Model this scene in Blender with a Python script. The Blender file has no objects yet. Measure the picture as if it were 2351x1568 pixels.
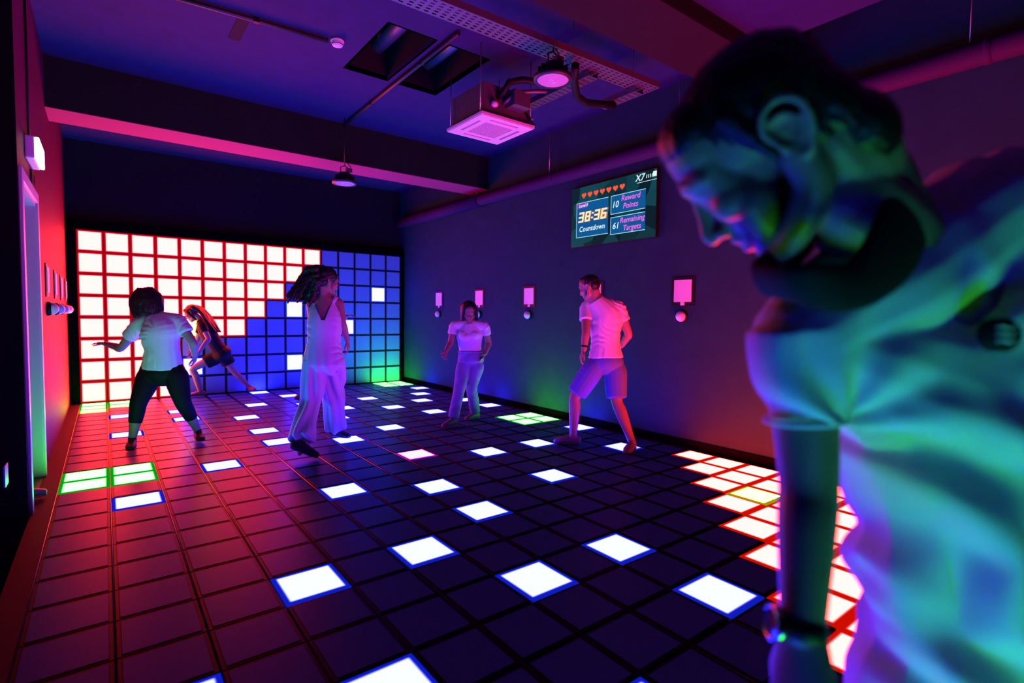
import bpy, bmesh, math, random
from mathutils import Vector, Matrix, Quaternion, noise
import numpy as np

random.seed(7)
sc = bpy.context.scene
COL = sc.collection

# ---------------------------------------------------------------- camera
cam_d = bpy.data.cameras.new('camera')
cam = bpy.data.objects.new('camera', cam_d)
COL.objects.link(cam)
CR = Vector((0.79364888, -0.60825996, 0.01188561))
CU = Vector((0.02019225, 0.04586236, 0.99874367))
CF = Vector((0.60804089, 0.7924118, -0.04868075))
CAM = Vector((0.2939, -9.4074, 1.2882))
cam.matrix_world = Matrix(((CR.x, CU.x, -CF.x, CAM.x), (CR.y, CU.y, -CF.y, CAM.y), (CR.z, CU.z, -CF.z, CAM.z), (0, 0, 0, 1)))
cam_d.sensor_fit = 'HORIZONTAL'
cam_d.sensor_width = 36.0
cam_d.lens = 1217.8 / 2351 * 36.0
cam_d.clip_start = 0.02
cam_d.dof.use_dof = True
cam_d.dof.focus_distance = 4.6
cam_d.dof.aperture_fstop = 1.9
sc.camera = cam

# ---------------------------------------------------------------- world and exposure
w = bpy.data.worlds.new('world')
sc.world = w
w.use_nodes = True
w.node_tree.nodes['Background'].inputs[0].default_value = (0.01, 0.012, 0.03, 1)
w.node_tree.nodes['Background'].inputs[1].default_value = 0.0
vs = sc.view_settings
sc.display_settings.display_device = 'sRGB'
vs.view_transform = 'Standard'
vs.look = 'None'
vs.gamma = 1.0
vs.use_curve_mapping = False
vs.exposure = 0.0
sc.cycles.max_bounces = 3
sc.cycles.diffuse_bounces = 2
sc.cycles.glossy_bounces = 2
sc.cycles.use_denoising = True
sc.cycles.use_light_tree = False
sc.cycles.use_adaptive_sampling = True
sc.cycles.adaptive_threshold = 0.04
sc.cycles.sample_clamp_indirect = 8.0

# light levels of the LED tiles (radiance of the bright middle of a tile)
BLUE = (0.95, 1.0, 70.0)
RED = (36.0, 0.95, 0.9)
RED_FLOOR = (56.0, 0.96, 0.9)
GREEN = (0.92, 18.0, 0.92)
YELLOW = (16.0, 14.0, 0.85)
MAGENTA = (18.0, 0.9, 26.0)
P = 0.3          # tile pitch across the room
PY = 0.30408     # tile pitch along the room
Y0 = -0.0547 * PY
XL, XR = -0.11, 4.88
ZC = 3.64
YB = -10.75      # wall behind the camera

# ---------------------------------------------------------------- materials
MATS = {}
def mat(name, col, rough=0.6, spec=0.5, metal=0.0, bump=0.0, bscale=40.0, var=0.0, vscale=6.0, coat=0.0, sheen=0.0):
    if name in MATS: return MATS[name]
    m = bpy.data.materials.new(name)
    m.use_nodes = True
    nt = m.node_tree; b = nt.nodes['Principled BSDF']
    b.inputs['Base Color'].default_value = (*col, 1)
    b.inputs['Roughness'].default_value = rough
    b.inputs['Specular IOR Level'].default_value = spec
    b.inputs['Metallic'].default_value = metal
    if coat: b.inputs['Coat Weight'].default_value = coat
    if sheen: b.inputs['Sheen Weight'].default_value = sheen
    tc = nt.nodes.new('ShaderNodeTexCoord')
    if bump:
        n = nt.nodes.new('ShaderNodeTexNoise'); n.inputs['Scale'].default_value = bscale; n.inputs['Detail'].default_value = 5
        nt.links.new(tc.outputs['Object'], n.inputs['Vector'])
        bp = nt.nodes.new('ShaderNodeBump'); bp.inputs['Strength'].default_value = bump; bp.inputs['Distance'].default_value = 0.01
        nt.links.new(n.outputs['Fac'], bp.inputs['Height']); nt.links.new(bp.outputs['Normal'], b.inputs['Normal'])
    if var:
        n = nt.nodes.new('ShaderNodeTexNoise'); n.inputs['Scale'].default_value = vscale; n.inputs['Detail'].default_value = 6
        nt.links.new(tc.outputs['Object'], n.inputs['Vector'])
        r = nt.nodes.new('ShaderNodeMapRange'); r.inputs['From Min'].default_value = 0.3; r.inputs['From Max'].default_value = 0.7
        r.inputs['To Min'].default_value = 1 - var; r.inputs['To Max'].default_value = 1 + var
        nt.links.new(n.outputs['Fac'], r.inputs['Value'])
        mx = nt.nodes.new('ShaderNodeMix'); mx.data_type = 'RGBA'; mx.blend_type = 'MULTIPLY'; mx.inputs[0].default_value = 1
        mx.inputs[6].default_value = (*col, 1); nt.links.new(r.outputs[0], mx.inputs[7]); nt.links.new(mx.outputs[2], b.inputs['Base Color'])
    MATS[name] = m
    return m

def tile_light(name, col, low=0.013, half=0.147, inner=0.795, outer=0.895):
    """backlit diffuser: bright in the middle, dim band where the LED strip box ends"""
    m = bpy.data.materials.new(name); m.use_nodes = True
    nt = m.node_tree; b = nt.nodes['Principled BSDF']
    b.inputs['Base Color'].default_value = (0.02, 0.02, 0.025, 1); b.inputs['Roughness'].default_value = 0.35; b.inputs['Specular IOR Level'].default_value = 0.0
    tc = nt.nodes.new('ShaderNodeTexCoord'); sx = nt.nodes.new('ShaderNodeSeparateXYZ')
    nt.links.new(tc.outputs['Object'], sx.inputs[0])
    def math_(op, a, bb=None):
        n = nt.nodes.new('ShaderNodeMath'); n.operation = op
        for i, v in enumerate((a, bb)):
            if v is None: continue
            if isinstance(v, (int, float)): n.inputs[i].default_value = v
            else: nt.links.new(v, n.inputs[i])
        return n.outputs[0]
    ax = math_('ABSOLUTE', sx.outputs[0]); ay = math_('ABSOLUTE', sx.outputs[1])
    mm = math_('SMOOTH_MAX', ax, ay); nt.nodes[-1].inputs[2].default_value = 0.012
    mm = math_('DIVIDE', mm, half)
    r = nt.nodes.new('ShaderNodeMapRange'); r.interpolation_type = 'SMOOTHERSTEP'
    r.inputs['From Min'].default_value = inner; r.inputs['From Max'].default_value = outer
    r.inputs['To Min'].default_value = 1.0; r.inputs['To Max'].default_value = 0.0
    nt.links.new(mm, r.inputs['Value'])
    st = math_('ADD', math_('POWER', r.outputs[0], 1.6), low)
    b.inputs['Emission Color'].default_value = (*col, 1)
    nt.links.new(st, b.inputs['Emission Strength'])
    MATS[name] = m
    return m

def glow(name, col, strength=1.0):
    m = bpy.data.materials.new(name); m.use_nodes = True
    b = m.node_tree.nodes['Principled BSDF']
    b.inputs['Base Color'].default_value = (0.003, 0.003, 0.003, 1); b.inputs['Roughness'].default_value = 0.4; b.inputs['Specular IOR Level'].default_value = 0.0
    b.inputs['Emission Color'].default_value = (*col, 1); b.inputs['Emission Strength'].default_value = strength
    m.cycles.emission_sampling = 'NONE' if strength < 4 else 'AUTO'
    MATS[name] = m
    return m

for n_, c_, lo_, rim_ in (('blue', BLUE, 0.0075, (0.004, 0.012, 0.5)), ('red', RED, 0.013, (0.46, 0.0, 0.008)), ('redfloor', RED_FLOOR, 0.010, (0.6, 0.004, 0.0)),
                          ('green', GREEN, 0.017, (0.0, 0.33, 0.008)), ('yellow', YELLOW, 0.018, (0.35, 0.3, 0.0)), ('magenta', MAGENTA, 0.014, (0.3, 0.0, 0.42))):
    tile_light('lit_' + n_, c_, lo_)
    glow('rim_' + n_, rim_, 1.0)
mat('floor_off', (0.040, 0.13, 0.28), 0.36, 0.022, bump=0.03, bscale=260, var=0.06)
mat('floor_rim', (0.006, 0.006, 0.007), 0.4, 0.025)
mat('wall_off', (0.20, 0.36, 0.58), 0.5, 0.4, bump=0.1, bscale=220)
mat('wall_rim', (0.02, 0.02, 0.025), 0.5, 0.3)
mat('dark_paint', (0.014, 0.048, 0.056), 0.85, 0.1, bump=0.12, bscale=90, var=0.08)
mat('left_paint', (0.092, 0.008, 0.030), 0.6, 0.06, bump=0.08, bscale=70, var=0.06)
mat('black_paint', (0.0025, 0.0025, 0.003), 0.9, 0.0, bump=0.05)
mat('ceiling_paint', (0.014, 0.014, 0.074), 0.85, 0.2, bump=0.15, bscale=60, var=0.1)
mat('soffit_redlit', (0.26, 0.03, 0.085), 0.8, 0.2, bump=0.1, bscale=60)  # beam underside with the red light from below put into its colour
mat('beam_paint', (0.013, 0.013, 0.014), 0.85, 0.15, bump=0.1, bscale=60)
mat('white_plastic', (0.6, 0.58, 0.6), 0.45)
mat('white_paint', (0.42, 0.42, 0.42), 0.4)
mat('black_plastic', (0.008, 0.008, 0.008), 0.5, 0.15)
mat('galvanised', (0.11, 0.10, 0.115), 0.45, 0.5, 0.4)
mat('steel', (0.5, 0.5, 0.5), 0.35, 0.5, 0.9)
mat('black_metal', (0.015, 0.015, 0.016), 0.5)
mat('strip_metal', (0.10, 0.10, 0.105), 0.22, 0.5, 1.0)
mat('slot', (0.01, 0.01, 0.01), 0.9, 0.1)

# ---------------------------------------------------------------- mesh helpers
def link(name, me, m=None, parent=None, loc=(0, 0, 0)):
    o = bpy.data.objects.new(name, me)
    COL.objects.link(o)
    o.location = loc
    if parent is not None: o.parent = parent
    if m is not None and me is not None:
        for mm in (m if isinstance(m, (list, tuple)) else [m]):
            me.materials.append(MATS[mm] if isinstance(mm, str) else mm)
    return o

def tag(o, label=None, cat=None, group=None, kind=None):
    if label: o['label'] = label
    if cat: o['category'] = cat
    if group: o['group'] = group
    if kind: o['kind'] = kind
    return o

def empty(name, loc, label=None, cat=None, group=None):
    o = bpy.data.objects.new(name, None); COL.objects.link(o); o.location = loc
    o.empty_display_size = 0.1
    return tag(o, label, cat, group)

def box(bm, lo, hi, bevel=0.0, mi=0):
    x0, y0, z0 = lo; x1, y1, z1 = hi
    v = [bm.verts.new(c) for c in ((x0,y0,z0),(x1,y0,z0),(x1,y1,z0),(x0,y1,z0),(x0,y0,z1),(x1,y0,z1),(x1,y1,z1),(x0,y1,z1))]
    fs = [bm.faces.new([v[i] for i in q]) for q in ((3,2,1,0),(4,5,6,7),(0,1,5,4),(1,2,6,5),(2,3,7,6),(3,0,4,7))]
    for f in fs: f.material_index = mi
    if bevel:
        es = list({e for f in fs for e in f.edges})
        bmesh.ops.bevel(bm, geom=es, offset=bevel, segments=2, affect='EDGES', profile=0.6)
    return fs

def cyl(bm, a, b, r0, r1=None, seg=20, caps=True, mi=0):
    a = Vector(a); b = Vector(b); r1 = r0 if r1 is None else r1
    t = (b - a).normalized(); s = t.orthogonal().normalized(); n = t.cross(s)
    ra = [bm.verts.new(a + (s*math.cos(k*2*math.pi/seg) + n*math.sin(k*2*math.pi/seg))*r0) for k in range(seg)]
    rb = [bm.verts.new(b + (s*math.cos(k*2*math.pi/seg) + n*math.sin(k*2*math.pi/seg))*r1) for k in range(seg)]
    for k in range(seg):
        f = bm.faces.new((ra[k], ra[(k+1) % seg], rb[(k+1) % seg], rb[k])); f.smooth = True; f.material_index = mi
    if caps:
        bm.faces.new(ra[::-1]).material_index = mi; bm.faces.new(rb).material_index = mi

def lathe(bm, prof, axis=(0, 0, 1), origin=(0, 0, 0), seg=32, mi=0):
    ax = Vector(axis).normalized(); s = ax.orthogonal().normalized(); n = ax.cross(s); o = Vector(origin)
    rings = []
    for r, h in prof:
        if r < 1e-6: rings.append([bm.verts.new(o + ax*h)])
        else: rings.append([bm.verts.new(o + ax*h + (s*math.cos(k*2*math.pi/seg) + n*math.sin(k*2*math.pi/seg))*r) for k in range(seg)])
    for A, B in zip(rings[:-1], rings[1:]):
        for k in range(seg):
            q = [A[k % len(A)], A[(k+1) % len(A)], B[(k+1) % len(B)], B[k % len(B)]]
            q = list(dict.fromkeys(q))
            if len(q) > 2:
                try: f = bm.faces.new(q); f.smooth = True; f.material_index = mi
                except ValueError: pass

def done(bm, name):
    bmesh.ops.recalc_face_normals(bm, faces=bm.faces)
    me = bpy.data.meshes.new(name); bm.to_mesh(me); bm.free(); return me

def obj(name, fn, m, parent=None, loc=(0, 0, 0)):
    bm = bmesh.new(); fn(bm); return link(name, done(bm, name), m, parent, loc)

def boxes(name, lst, m, parent=None, loc=(0, 0, 0), bevel=0.0):
    def fn(bm):
        for lo, hi in lst: box(bm, lo, hi, bevel)
    return obj(name, fn, m, parent, loc)

def polytube(bm, pts, r, seg=10, closed=False):
    """round tube along a path"""
    pts = [Vector(p) for p in pts]; n = len(pts); rings = []
    prev = None
    for i, p in enumerate(pts):
        a = pts[(i-1) % n] if (closed or i > 0) else p; b = pts[(i+1) % n] if (closed or i < n-1) else p
        t = (b - a).normalized()
        s = t.orthogonal().normalized() if prev is None else (prev - t*prev.dot(t)).normalized()
        prev = s; q = t.cross(s)
        rr = r[i] if isinstance(r, (list, tuple)) else r
        rings.append([bm.verts.new(p + (s*math.cos(k*2*math.pi/seg) + q*math.sin(k*2*math.pi/seg))*rr) for k in range(seg)])
    m_ = n if closed else n-1
    for i in range(m_):
        A, B = rings[i], rings[(i+1) % n]
        for k in range(seg):
            f = bm.faces.new((A[k], A[(k+1) % seg], B[(k+1) % seg], B[k])); f.smooth = True
    if not closed:
        bm.faces.new(rings[0][::-1]); bm.faces.new(rings[-1])

# ================================================================ ROOM SHELL
T = 0.15
floor = boxes('floor', [((XL-T, YB-T, -0.14), (XR+T, 0.3, -0.045))], 'black_paint')
tag(floor, 'dark game floor laid out as a grid of square light tiles', kind='structure')

# wall_right
wr = boxes('wall_right', [((XR, YB-T, -0.14), (XR+T, 0.3, ZC+0.1))], 'dark_paint')
tag(wr, 'dark painted long side wall carrying the screen and the targets', kind='structure')
bb = boxes('baseboard_right', [((XR-0.018, YB, -0.045), (XR, 0.0, 0.075))], 'black_paint', bevel=0.003)
tag(bb, 'black skirting along the wall with the screen', kind='structure')
# wall_back (behind the LED wall)
tag(boxes('wall_back', [((XL-T, 0.16, -0.14), (XR+T, 0.31, ZC+0.1))], 'beam_paint'), 'dark end wall above and behind the light wall', kind='structure')
tag(boxes('wall_front', [((XL-T, YB-T, -0.14), (XR+T, YB, ZC+0.1))], 'black_paint'), 'black wall at the near end of the room', kind='structure')
# wall_left with doorway
DY0, DY1, DZ = -4.90, -3.96, 2.10
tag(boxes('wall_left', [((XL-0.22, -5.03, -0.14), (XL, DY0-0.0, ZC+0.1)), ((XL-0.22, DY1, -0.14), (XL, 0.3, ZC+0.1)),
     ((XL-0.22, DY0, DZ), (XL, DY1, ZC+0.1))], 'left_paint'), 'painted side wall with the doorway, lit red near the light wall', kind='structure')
tag(boxes('wall_left_shaded', [((XL-0.22, YB-T, -0.14), (XL+0.004, -5.03, ZC+0.1))], 'black_paint'), 'near stretch of the side wall before the doorway, coloured black for its shade', kind='structure')  # same side wall, blackened here to stand for its lack of light
# dark corridor behind the doorway
tag(boxes('wall_corridor', [((-1.9, DY0-0.6, -0.14), (-1.8, DY1+0.6, 2.6)), ((-1.9, DY0-0.7, -0.14), (XL-0.22, DY0-0.6, 2.6)),
     ((-1.9, DY1+0.6, -0.14), (XL-0.22, DY1+0.7, 2.6)), ((-1.9, DY0-0.7, 2.5), (XL-0.22, DY1+0.7, 2.6)),
     ((-1.9, DY0-0.7, -0.2), (XL-0.05, DY1+0.7, -0.045))], 'dark_paint'), 'dark corridor seen through the doorway', kind='structure')
# door surround: lining and architrave
door = empty('door_1', (XL, (DY0+DY1)/2, 0)); tag(door, 'white lined doorway in the side wall', kind='structure')
def rel(lo, hi, o): return (tuple(a-b for a, b in zip(lo, o)), tuple(a-b for a, b in zip(hi, o)))
do_ = (XL, (DY0+DY1)/2, 0)
boxes('lining', [rel((XL-0.22, DY1-0.03, -0.04), (XL+0.004, DY1, DZ), do_), rel((XL-0.22, DY0, -0.04), (XL+0.004, DY0+0.03, DZ), do_),
                 rel((XL-0.22, DY0, DZ-0.03), (XL+0.004, DY1, DZ), do_)], 'white_paint', door)
boxes('doorstop', [rel((XL-0.13, DY1-0.045, -0.04), (XL-0.09, DY1-0.03, DZ-0.03), do_), rel((XL-0.13, DY0+0.03, DZ-0.045), (XL-0.09, DY1-0.03, DZ-0.03), do_)], 'white_paint', door)
boxes('architrave', [rel((XL, DY1-0.02, -0.04), (XL+0.018, DY1+0.055, DZ+0.07), do_), rel((XL, DY0-0.055, -0.04), (XL+0.018, DY0+0.02, DZ+0.07), do_),
                     rel((XL, DY0+0.02, DZ-0.005), (XL+0.018, DY1-0.02, DZ+0.07), do_)], 'white_paint', door, bevel=0.004)
boxes('threshold', [rel((XL-0.22, DY0, -0.045), (XL, DY1, 0.0), do_)], 'black_metal', door)
leaf = boxes('door_leaf', [rel((XL-0.262, DY0-0.57, 0.01), (XL-0.224, DY0+0.02, DZ-0.04), do_)], 'white_paint', door, bevel=0.003)

# ceiling with two hatch openings
H1 = (2.17, 2.59, -5.28, -4.29); H2 = (2.735, 3.14, -5.28, -4.29)
cx = [XL-T, H1[0], H1[1], H2[0], H2[1], XR+T]; cy = [YB-T, H1[2], H1[3], 0.31]
cl = []
for i in range(5):
    for j in range(3):
        if j == 1 and i in (1, 3): continue
        cl.append(((cx[i], cy[j], ZC), (cx[i+1], cy[j+1], ZC+0.04)))
ceil = boxes('ceiling', cl, 'ceiling_paint')
tag(ceil, 'dark painted ceiling with two open hatches', kind='structure')
boxes('roof_slab', [((XL-T, YB-T, ZC+0.62), (XR+T, 0.31, ZC+0.7))], 'black_paint', ceil)
def beam(n, y0, y1, lab, sm_='soffit_redlit'):
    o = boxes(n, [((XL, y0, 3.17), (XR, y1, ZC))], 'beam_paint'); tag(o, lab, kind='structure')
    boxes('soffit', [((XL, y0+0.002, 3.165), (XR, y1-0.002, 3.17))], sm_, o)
beam('beam_1', -2.80, -2.33, 'deep dark ceiling beam near the light wall, reddened underneath for the light it catches')
beam('beam_2', -7.36, -6.88, 'deep dark ceiling beam over the near half of the room', mat('soffit_shaded', (0.011, 0.007, 0.008), 0.85, 0.15, bump=0.1, bscale=60))  # this underside gets a darker colour that stands for its shade
raft = boxes('ceiling_raft', [((XL, YB, 3.28), (4.18, -7.36, 3.32))], 'ceiling_paint')
tag(raft, 'lowered flat ceiling section nearest the camera', kind='structure')

# ---------------------------------------------------------------- LIGHT TILES
def tile_mesh(name, w, h, rim, t=0.04):
    """slab with a raised middle panel: slot 0 panel, slot 1 rim; face up is +z, local origin in the middle of the top"""
    bm = bmesh.new()
    def ring(x, y, z): return [bm.verts.new(c) for c in ((-x,-y,z),(x,-y,z),(x,y,z),(-x,y,z))]
    a = ring(w/2, h/2, -t); b = ring(w/2, h/2, -0.0045); b2 = ring(w/2-0.002, h/2-0.002, -0.0025); c = ring(w/2-rim, h/2-rim, -0.0025); d = ring(w/2-rim-0.002, h/2-rim-0.002, 0.0)
    for A, B, mi in ((a, b, 1), (b, b2, 1), (b2, c, 1), (c, d, 1)):
        for k in range(4):
            bm.faces.new((A[k], A[(k+1) % 4], B[(k+1) % 4], B[k])).material_index = mi
    bm.faces.new(d).material_index = 0
    bm.faces.new(a[::-1]).material_index = 1
    me = bpy.data.meshes.new(name); bm.to_mesh(me); bm.free()
    me.materials.append(MATS['floor_off']); me.materials.append(MATS['floor_rim'])
    return me
TM = tile_mesh('floor_tile', P-0.006, PY-0.006, 0.015)
TW = tile_mesh('wall_tile', P-0.006, P-0.006, 0.014)

def place_tile(me, name, parent, loc, lit, off, rim, rot=None):
    o = bpy.data.objects.new(name, me); COL.objects.link(o); o.location = loc; o.parent = parent
    if rot: o.rotation_euler = rot
    for s in o.material_slots: s.link = 'OBJECT'
    o.material_slots[0].material = MATS[lit or off]; o.material_slots[1].material = MATS[lit.replace('lit_', 'rim_') if lit else rim]
    return o

NR, NC = 35, 16
lit = {}
for c, r in [(1,4),(1,8),(1,16),(3,4),(3,6),(3,14),(6,4),(5,7),(5,10),(5,12),(7,0),(8,2),(8,5),(3,22),(5,18),(9,7),(8,9),(11,5),(9,12),(7,13),
             (11,8),(15,3),(14,5),(13,7),(12,10),(5,22),(7,19),(7,21),(15,8),(15,10),(10,17),(12,17),(10,20),(15,16),(14,19),(6,24),(8,24),
             (8,26),(3,25),(1,24),(5,27),(10,1)]: lit[(c, r)] = 'lit_blue'
for c, r in [(0,13),(1,13),(0,14),(1,14),(14,13),(15,13),(14,14),(15,14),(14,0),(15,0),(14,1),(15,1),(0,0),(1,0),(0,1),(1,1)]: lit[(c, r)] = 'lit_green'
lit[(8,16)] = 'lit_magenta'; lit[(0,2)] = 'lit_yellow'
for c in range(8, 16):
    for r in range(36-c, min(30, 41-c)): lit[(c, r)] = 'lit_redfloor'
lit[(13,24)] = 'lit_yellow'
# the game pattern goes on behind the camera
for c, r in [(2,31),(3,31),(2,32),(3,32)]: lit[(c, r)] = 'lit_green'
for c, r in [(1,29),(0,33)]: lit[(c, r)] = 'lit_blue'

def cell(c, r): return Vector(((c+0.5)*P, Y0-(r+0.5)*PY, 0.0))
order = []
for c in range(NC):
    for r in range(NR):
        v = cell(c, r); d = v - CAM; z = d.dot(CF)
        vis = z > 0.3 and abs(d.dot(CR)/z) < 1.12 and abs(d.dot(CU)/z) < 0.78
        order.append(((0 if (c, r) in lit else 1), 0 if vis else 1, d.length, c, r))
order.sort()
single = order[:300]; rest = order[300:]
for _, _, _, c, r in sorted(single, key=lambda q: (q[4], q[3])):
    place_tile(TM, 'tile', floor, cell(c, r), lit.get((c, r)), 'floor_off', 'floor_rim')
bm = bmesh.new()
for _, _, _, c, r in rest:
    b2 = bmesh.new(); b2.from_mesh(TM); bmesh.ops.translate(b2, vec=cell(c, r), verts=b2.verts)
    tmp = bpy.data.meshes.new('t'); b2.to_mesh(tmp); b2.free(); bm.from_mesh(tmp); bpy.data.meshes.remove(tmp)
me = bpy.data.meshes.new('far_tiles'); bm.to_mesh(me); bm.free()
o = link('unlit_tile_field', me, ['floor_off', 'floor_rim'], floor); o['kind'] = 'stuff'
# black margins beside the tile grid
boxes('margin', [((XL, YB, -0.045), (-0.002, 0.0, -0.004)), ((P*NC+0.002, YB, -0.045), (XR, 0.0, -0.004)), ((XL, YB, -0.045), (XR, Y0-NR*PY-0.002, -0.004)),
                 ((XL, Y0+0.002, -0.045), (XR, 0.16, -0.004))], mat('margin', (0.03, 0.018, 0.022), 0.6, 0.04, bump=0.1, bscale=120), floor)
# thin metal joint strips between tile columns
bm = bmesh.new(); cyl(bm, (0, Y0, 0), (0, Y0-NR*PY, 0), 0.0022, seg=8); sm = done(bm, 'joint_strip'); sm.materials.append(MATS['strip_metal'])
for c in range(0, 9):
    o = bpy.data.objects.new('joint_strip', sm); COL.objects.link(o); o.parent = floor; o.location = (c*P, 0, -0.0035)

# LED wall
lw = empty('light_wall', (2.4, 0.0, 0.0), 'wall of square backlit LED tiles, red on one side and dark blue on the other', 'light wall')
boxes('backing', [((-2.4, 0.045, 0.0), (2.4, 0.155, 2.4))], 'wall_rim', lw)
boxes('frame', [((-2.5, -0.01, 0.0), (-2.402, 0.155, 2.5)), ((2.402, -0.01, 0.0), (2.475, 0.155, 2.5)), ((-2.5, -0.01, 2.402), (2.475, 0.155, 2.5))], 'black_paint', lw, bevel=0.004)
wl = {}
for row, n in enumerate((11, 10, 9, 8, 7, 4, 4, 4)):
    for c in range(n): wl[(c, row)] = 'lit_red'
wl[(4, 4)] = 'lit_yellow'
for c, r in ((14, 2), (9, 3), (12, 4), (4, 6), (9, 6)): wl[(c, r)] = 'lit_blue'
for r in range(8):
    for c in range(16):
        place_tile(TW, 'tile', lw, ((c+0.5)*P-2.4, 0.0, (7.5-r)*P), wl.get((c, r)), 'wall_off', 'wall_rim', (math.pi/2, 0, 0))

# ================================================================ FIXTURES
# ---- hatches in the ceiling (open wells with ducts inside)
for (x0, x1, y0, y1), lab in ((H1, 'open ceiling hatch nearer the smoke detector'), (H2, 'open ceiling hatch nearer the air conditioner')):
    o = empty('ceiling_hatch', ((x0+x1)/2, (y0+y1)/2, ZC), lab, 'hatch', 'open hatches in the ceiling')
    dx, dy = (x1-x0)/2, (y1-y0)/2
    boxes('well', [((-dx-0.02, -dy-0.02, 0.0), (-dx, dy+0.02, 0.6)), ((dx, -dy-0.02, 0.0), (dx+0.02, dy+0.02, 0.6)),
                   ((-dx, -dy-0.02, 0.0), (dx, -dy, 0.6)), ((-dx, dy, 0.0), (dx, dy+0.02, 0.6)), ((-dx, -dy, 0.58), (dx, dy, 0.6))], 'beam_paint', o)
    for k in range(3):
        boxes('joist', [((-dx, -dy+0.18+k*0.28, 0.3), (dx, -dy+0.24+k*0.28, 0.38))], 'beam_paint', o)
    obj('duct', lambda bm: cyl(bm, (dx*0.55, -dy, 0.3), (dx*0.55, dy, 0.3), 0.07, seg=16), 'galvanised', o)
    obj('cable', lambda bm: polytube(bm, [(-dx*0.6, -dy, 0.3), (-dx*0.3, -dy*0.4, 0.24), (-dx*0.5, 0, 0.28), (0, dy*0.4, 0.22), (-dx*0.2, dy, 0.3)], 0.008), 'black_plastic', o)

# ---- conduits
def pipe_obj(name, pts, r, m, label, cat, extra=None, group=None):
    base = Vector(pts[0])
    o = empty(name, base, label, cat, group)
    obj('tube', lambda bm: polytube(bm, [Vector(p)-base for p in pts], r, 12), m, o)
    if extra: extra(o, base)
    return o
def clips(pts):
    def f(o, base):
        for p in pts:
            q = Vector(p)-base
            boxes('clip', [((q.x-0.02, q.y-0.02, q.z-0.018), (q.x+0.02, q.y+0.02, q.z+0.03))], 'black_plastic', o)
    return f
pipe_obj('conduit', [(0.30, -4.62, 3.618), (1.86, -4.73, 3.618)], 0.018, 'black_metal', 'black conduit running across the ceiling to the smoke detector', 'conduit', clips([(0.6, -4.645, 3.618), (1.3, -4.69, 3.618)]))
pipe_obj('conduit', [(2.66, -5.55, 3.615), (2.69, -2.83, 3.615)], 0.02, 'black_metal', 'black conduit running between the two ceiling hatches', 'conduit', clips([(2.668, -4.9, 3.615), (2.68, -3.7, 3.615)]))
boxes('cable_cover', [((1.18, -4.62, ZC-0.004), (1.27, -4.2, ZC))], 'beam_paint')
tag(bpy.data.objects['cable_cover'], 'short dark strip on the ceiling beside the black conduit', 'strip')

# ---- smoke detector
o = empty('smoke_detector', (1.93, -4.755, ZC), 'round white smoke detector on the ceiling', 'smoke detector')
obj('base', lambda bm: lathe(bm, [(0.0, 0.0), (0.055, 0.0), (0.057, -0.012), (0.052, -0.02), (0.0, -0.02)]), 'white_plastic', o)
obj('chamber', lambda bm: lathe(bm, [(0.05, -0.02), (0.05, -0.034), (0.04, -0.05), (0.022, -0.056), (0.0, -0.057)]), 'white_plastic', o)
obj('vent_ring', lambda bm: lathe(bm, [(0.0465, -0.036), (0.0475, -0.038), (0.045, -0.043), (0.043, -0.042)]), 'slot', o)

# ---- air conditioner cassette
AX, AY, AZ = 3.20, -5.245, 3.02
ac = empty('air_conditioner', (AX, AY, AZ), 'white square cassette air conditioner hung below the ceiling', 'air conditioner')
h = 0.29
boxes('casing', [((-0.26, -0.26, 0.03), (0.26, 0.26, 0.30))], 'galvanised', ac, bevel=0.006)
def panel(bm):
    # flat panel with a square intake hole and four outlet slots left open
    t0, t1 = 0.0, 0.028
    ho, so, sw = 0.155, 0.235, 0.03
    xs = [-h, -so-0.0, -so+sw, -ho, ho, so-sw, so, h]
    n = len(xs)
    for i in range(n-1):
        for j in range(n-1):
            x0, x1, y0, y1 = xs[i], xs[i+1], xs[j], xs[j+1]
            cxm, cym = (x0+x1)/2, (y0+y1)/2
            if abs(cxm) < ho and abs(cym) < ho: continue
            slot = (abs(cxm) < ho and so-sw < abs(cym) < so) or (abs(cym) < ho and so-sw < abs(cxm) < so)
            if slot: continue
            box(bm, (x0, y0, t0), (x1, y1, t1))
    bmesh.ops.remove_doubles(bm, verts=bm.verts, dist=1e-5)
obj('panel', panel, 'white_plastic', ac)
boxes('edge_trim', [((-h-0.006, -h-0.006, 0.008), (h+0.006, -h, 0.03)), ((-h-0.006, h, 0.008), (h+0.006, h+0.006, 0.03)), ((-h-0.006, -h, 0.008), (-h, h, 0.03)), ((h, -h, 0.008), (h+0.006, h, 0.03))], 'white_plastic', ac)
boxes('slot_liner', [((-0.24, -0.24, 0.027), (0.24, 0.24, 0.029))], 'slot', ac)
for k, (sx_, sy_) in enumerate(((0, 1), (0, -1), (1, 0), (-1, 0))):
    if sx_ == 0: bx_ = [((-0.15, sy_*0.215-0.012, 0.012), (0.15, sy_*0.215+0.004, 0.015))]
    else: bx_ = [((sx_*0.215-0.012, -0.15, 0.012), (sx_*0.215+0.004, 0.15, 0.015))]
    boxes('louvre', bx_, 'white_plastic', ac)
def grille(bm):
    n = 14; s = 0.31/n
    for i in range(n+1):
        x = -0.155+i*s
        box(bm, (x-0.0028, -0.155, 0.004), (x+0.0028, 0.155, 0.012)); box(bm, (-0.155, x-0.0028, 0.004), (0.155, x+0.0028, 0.012))
g = obj('intake_grille', grille, 'white_plastic', ac)
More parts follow.
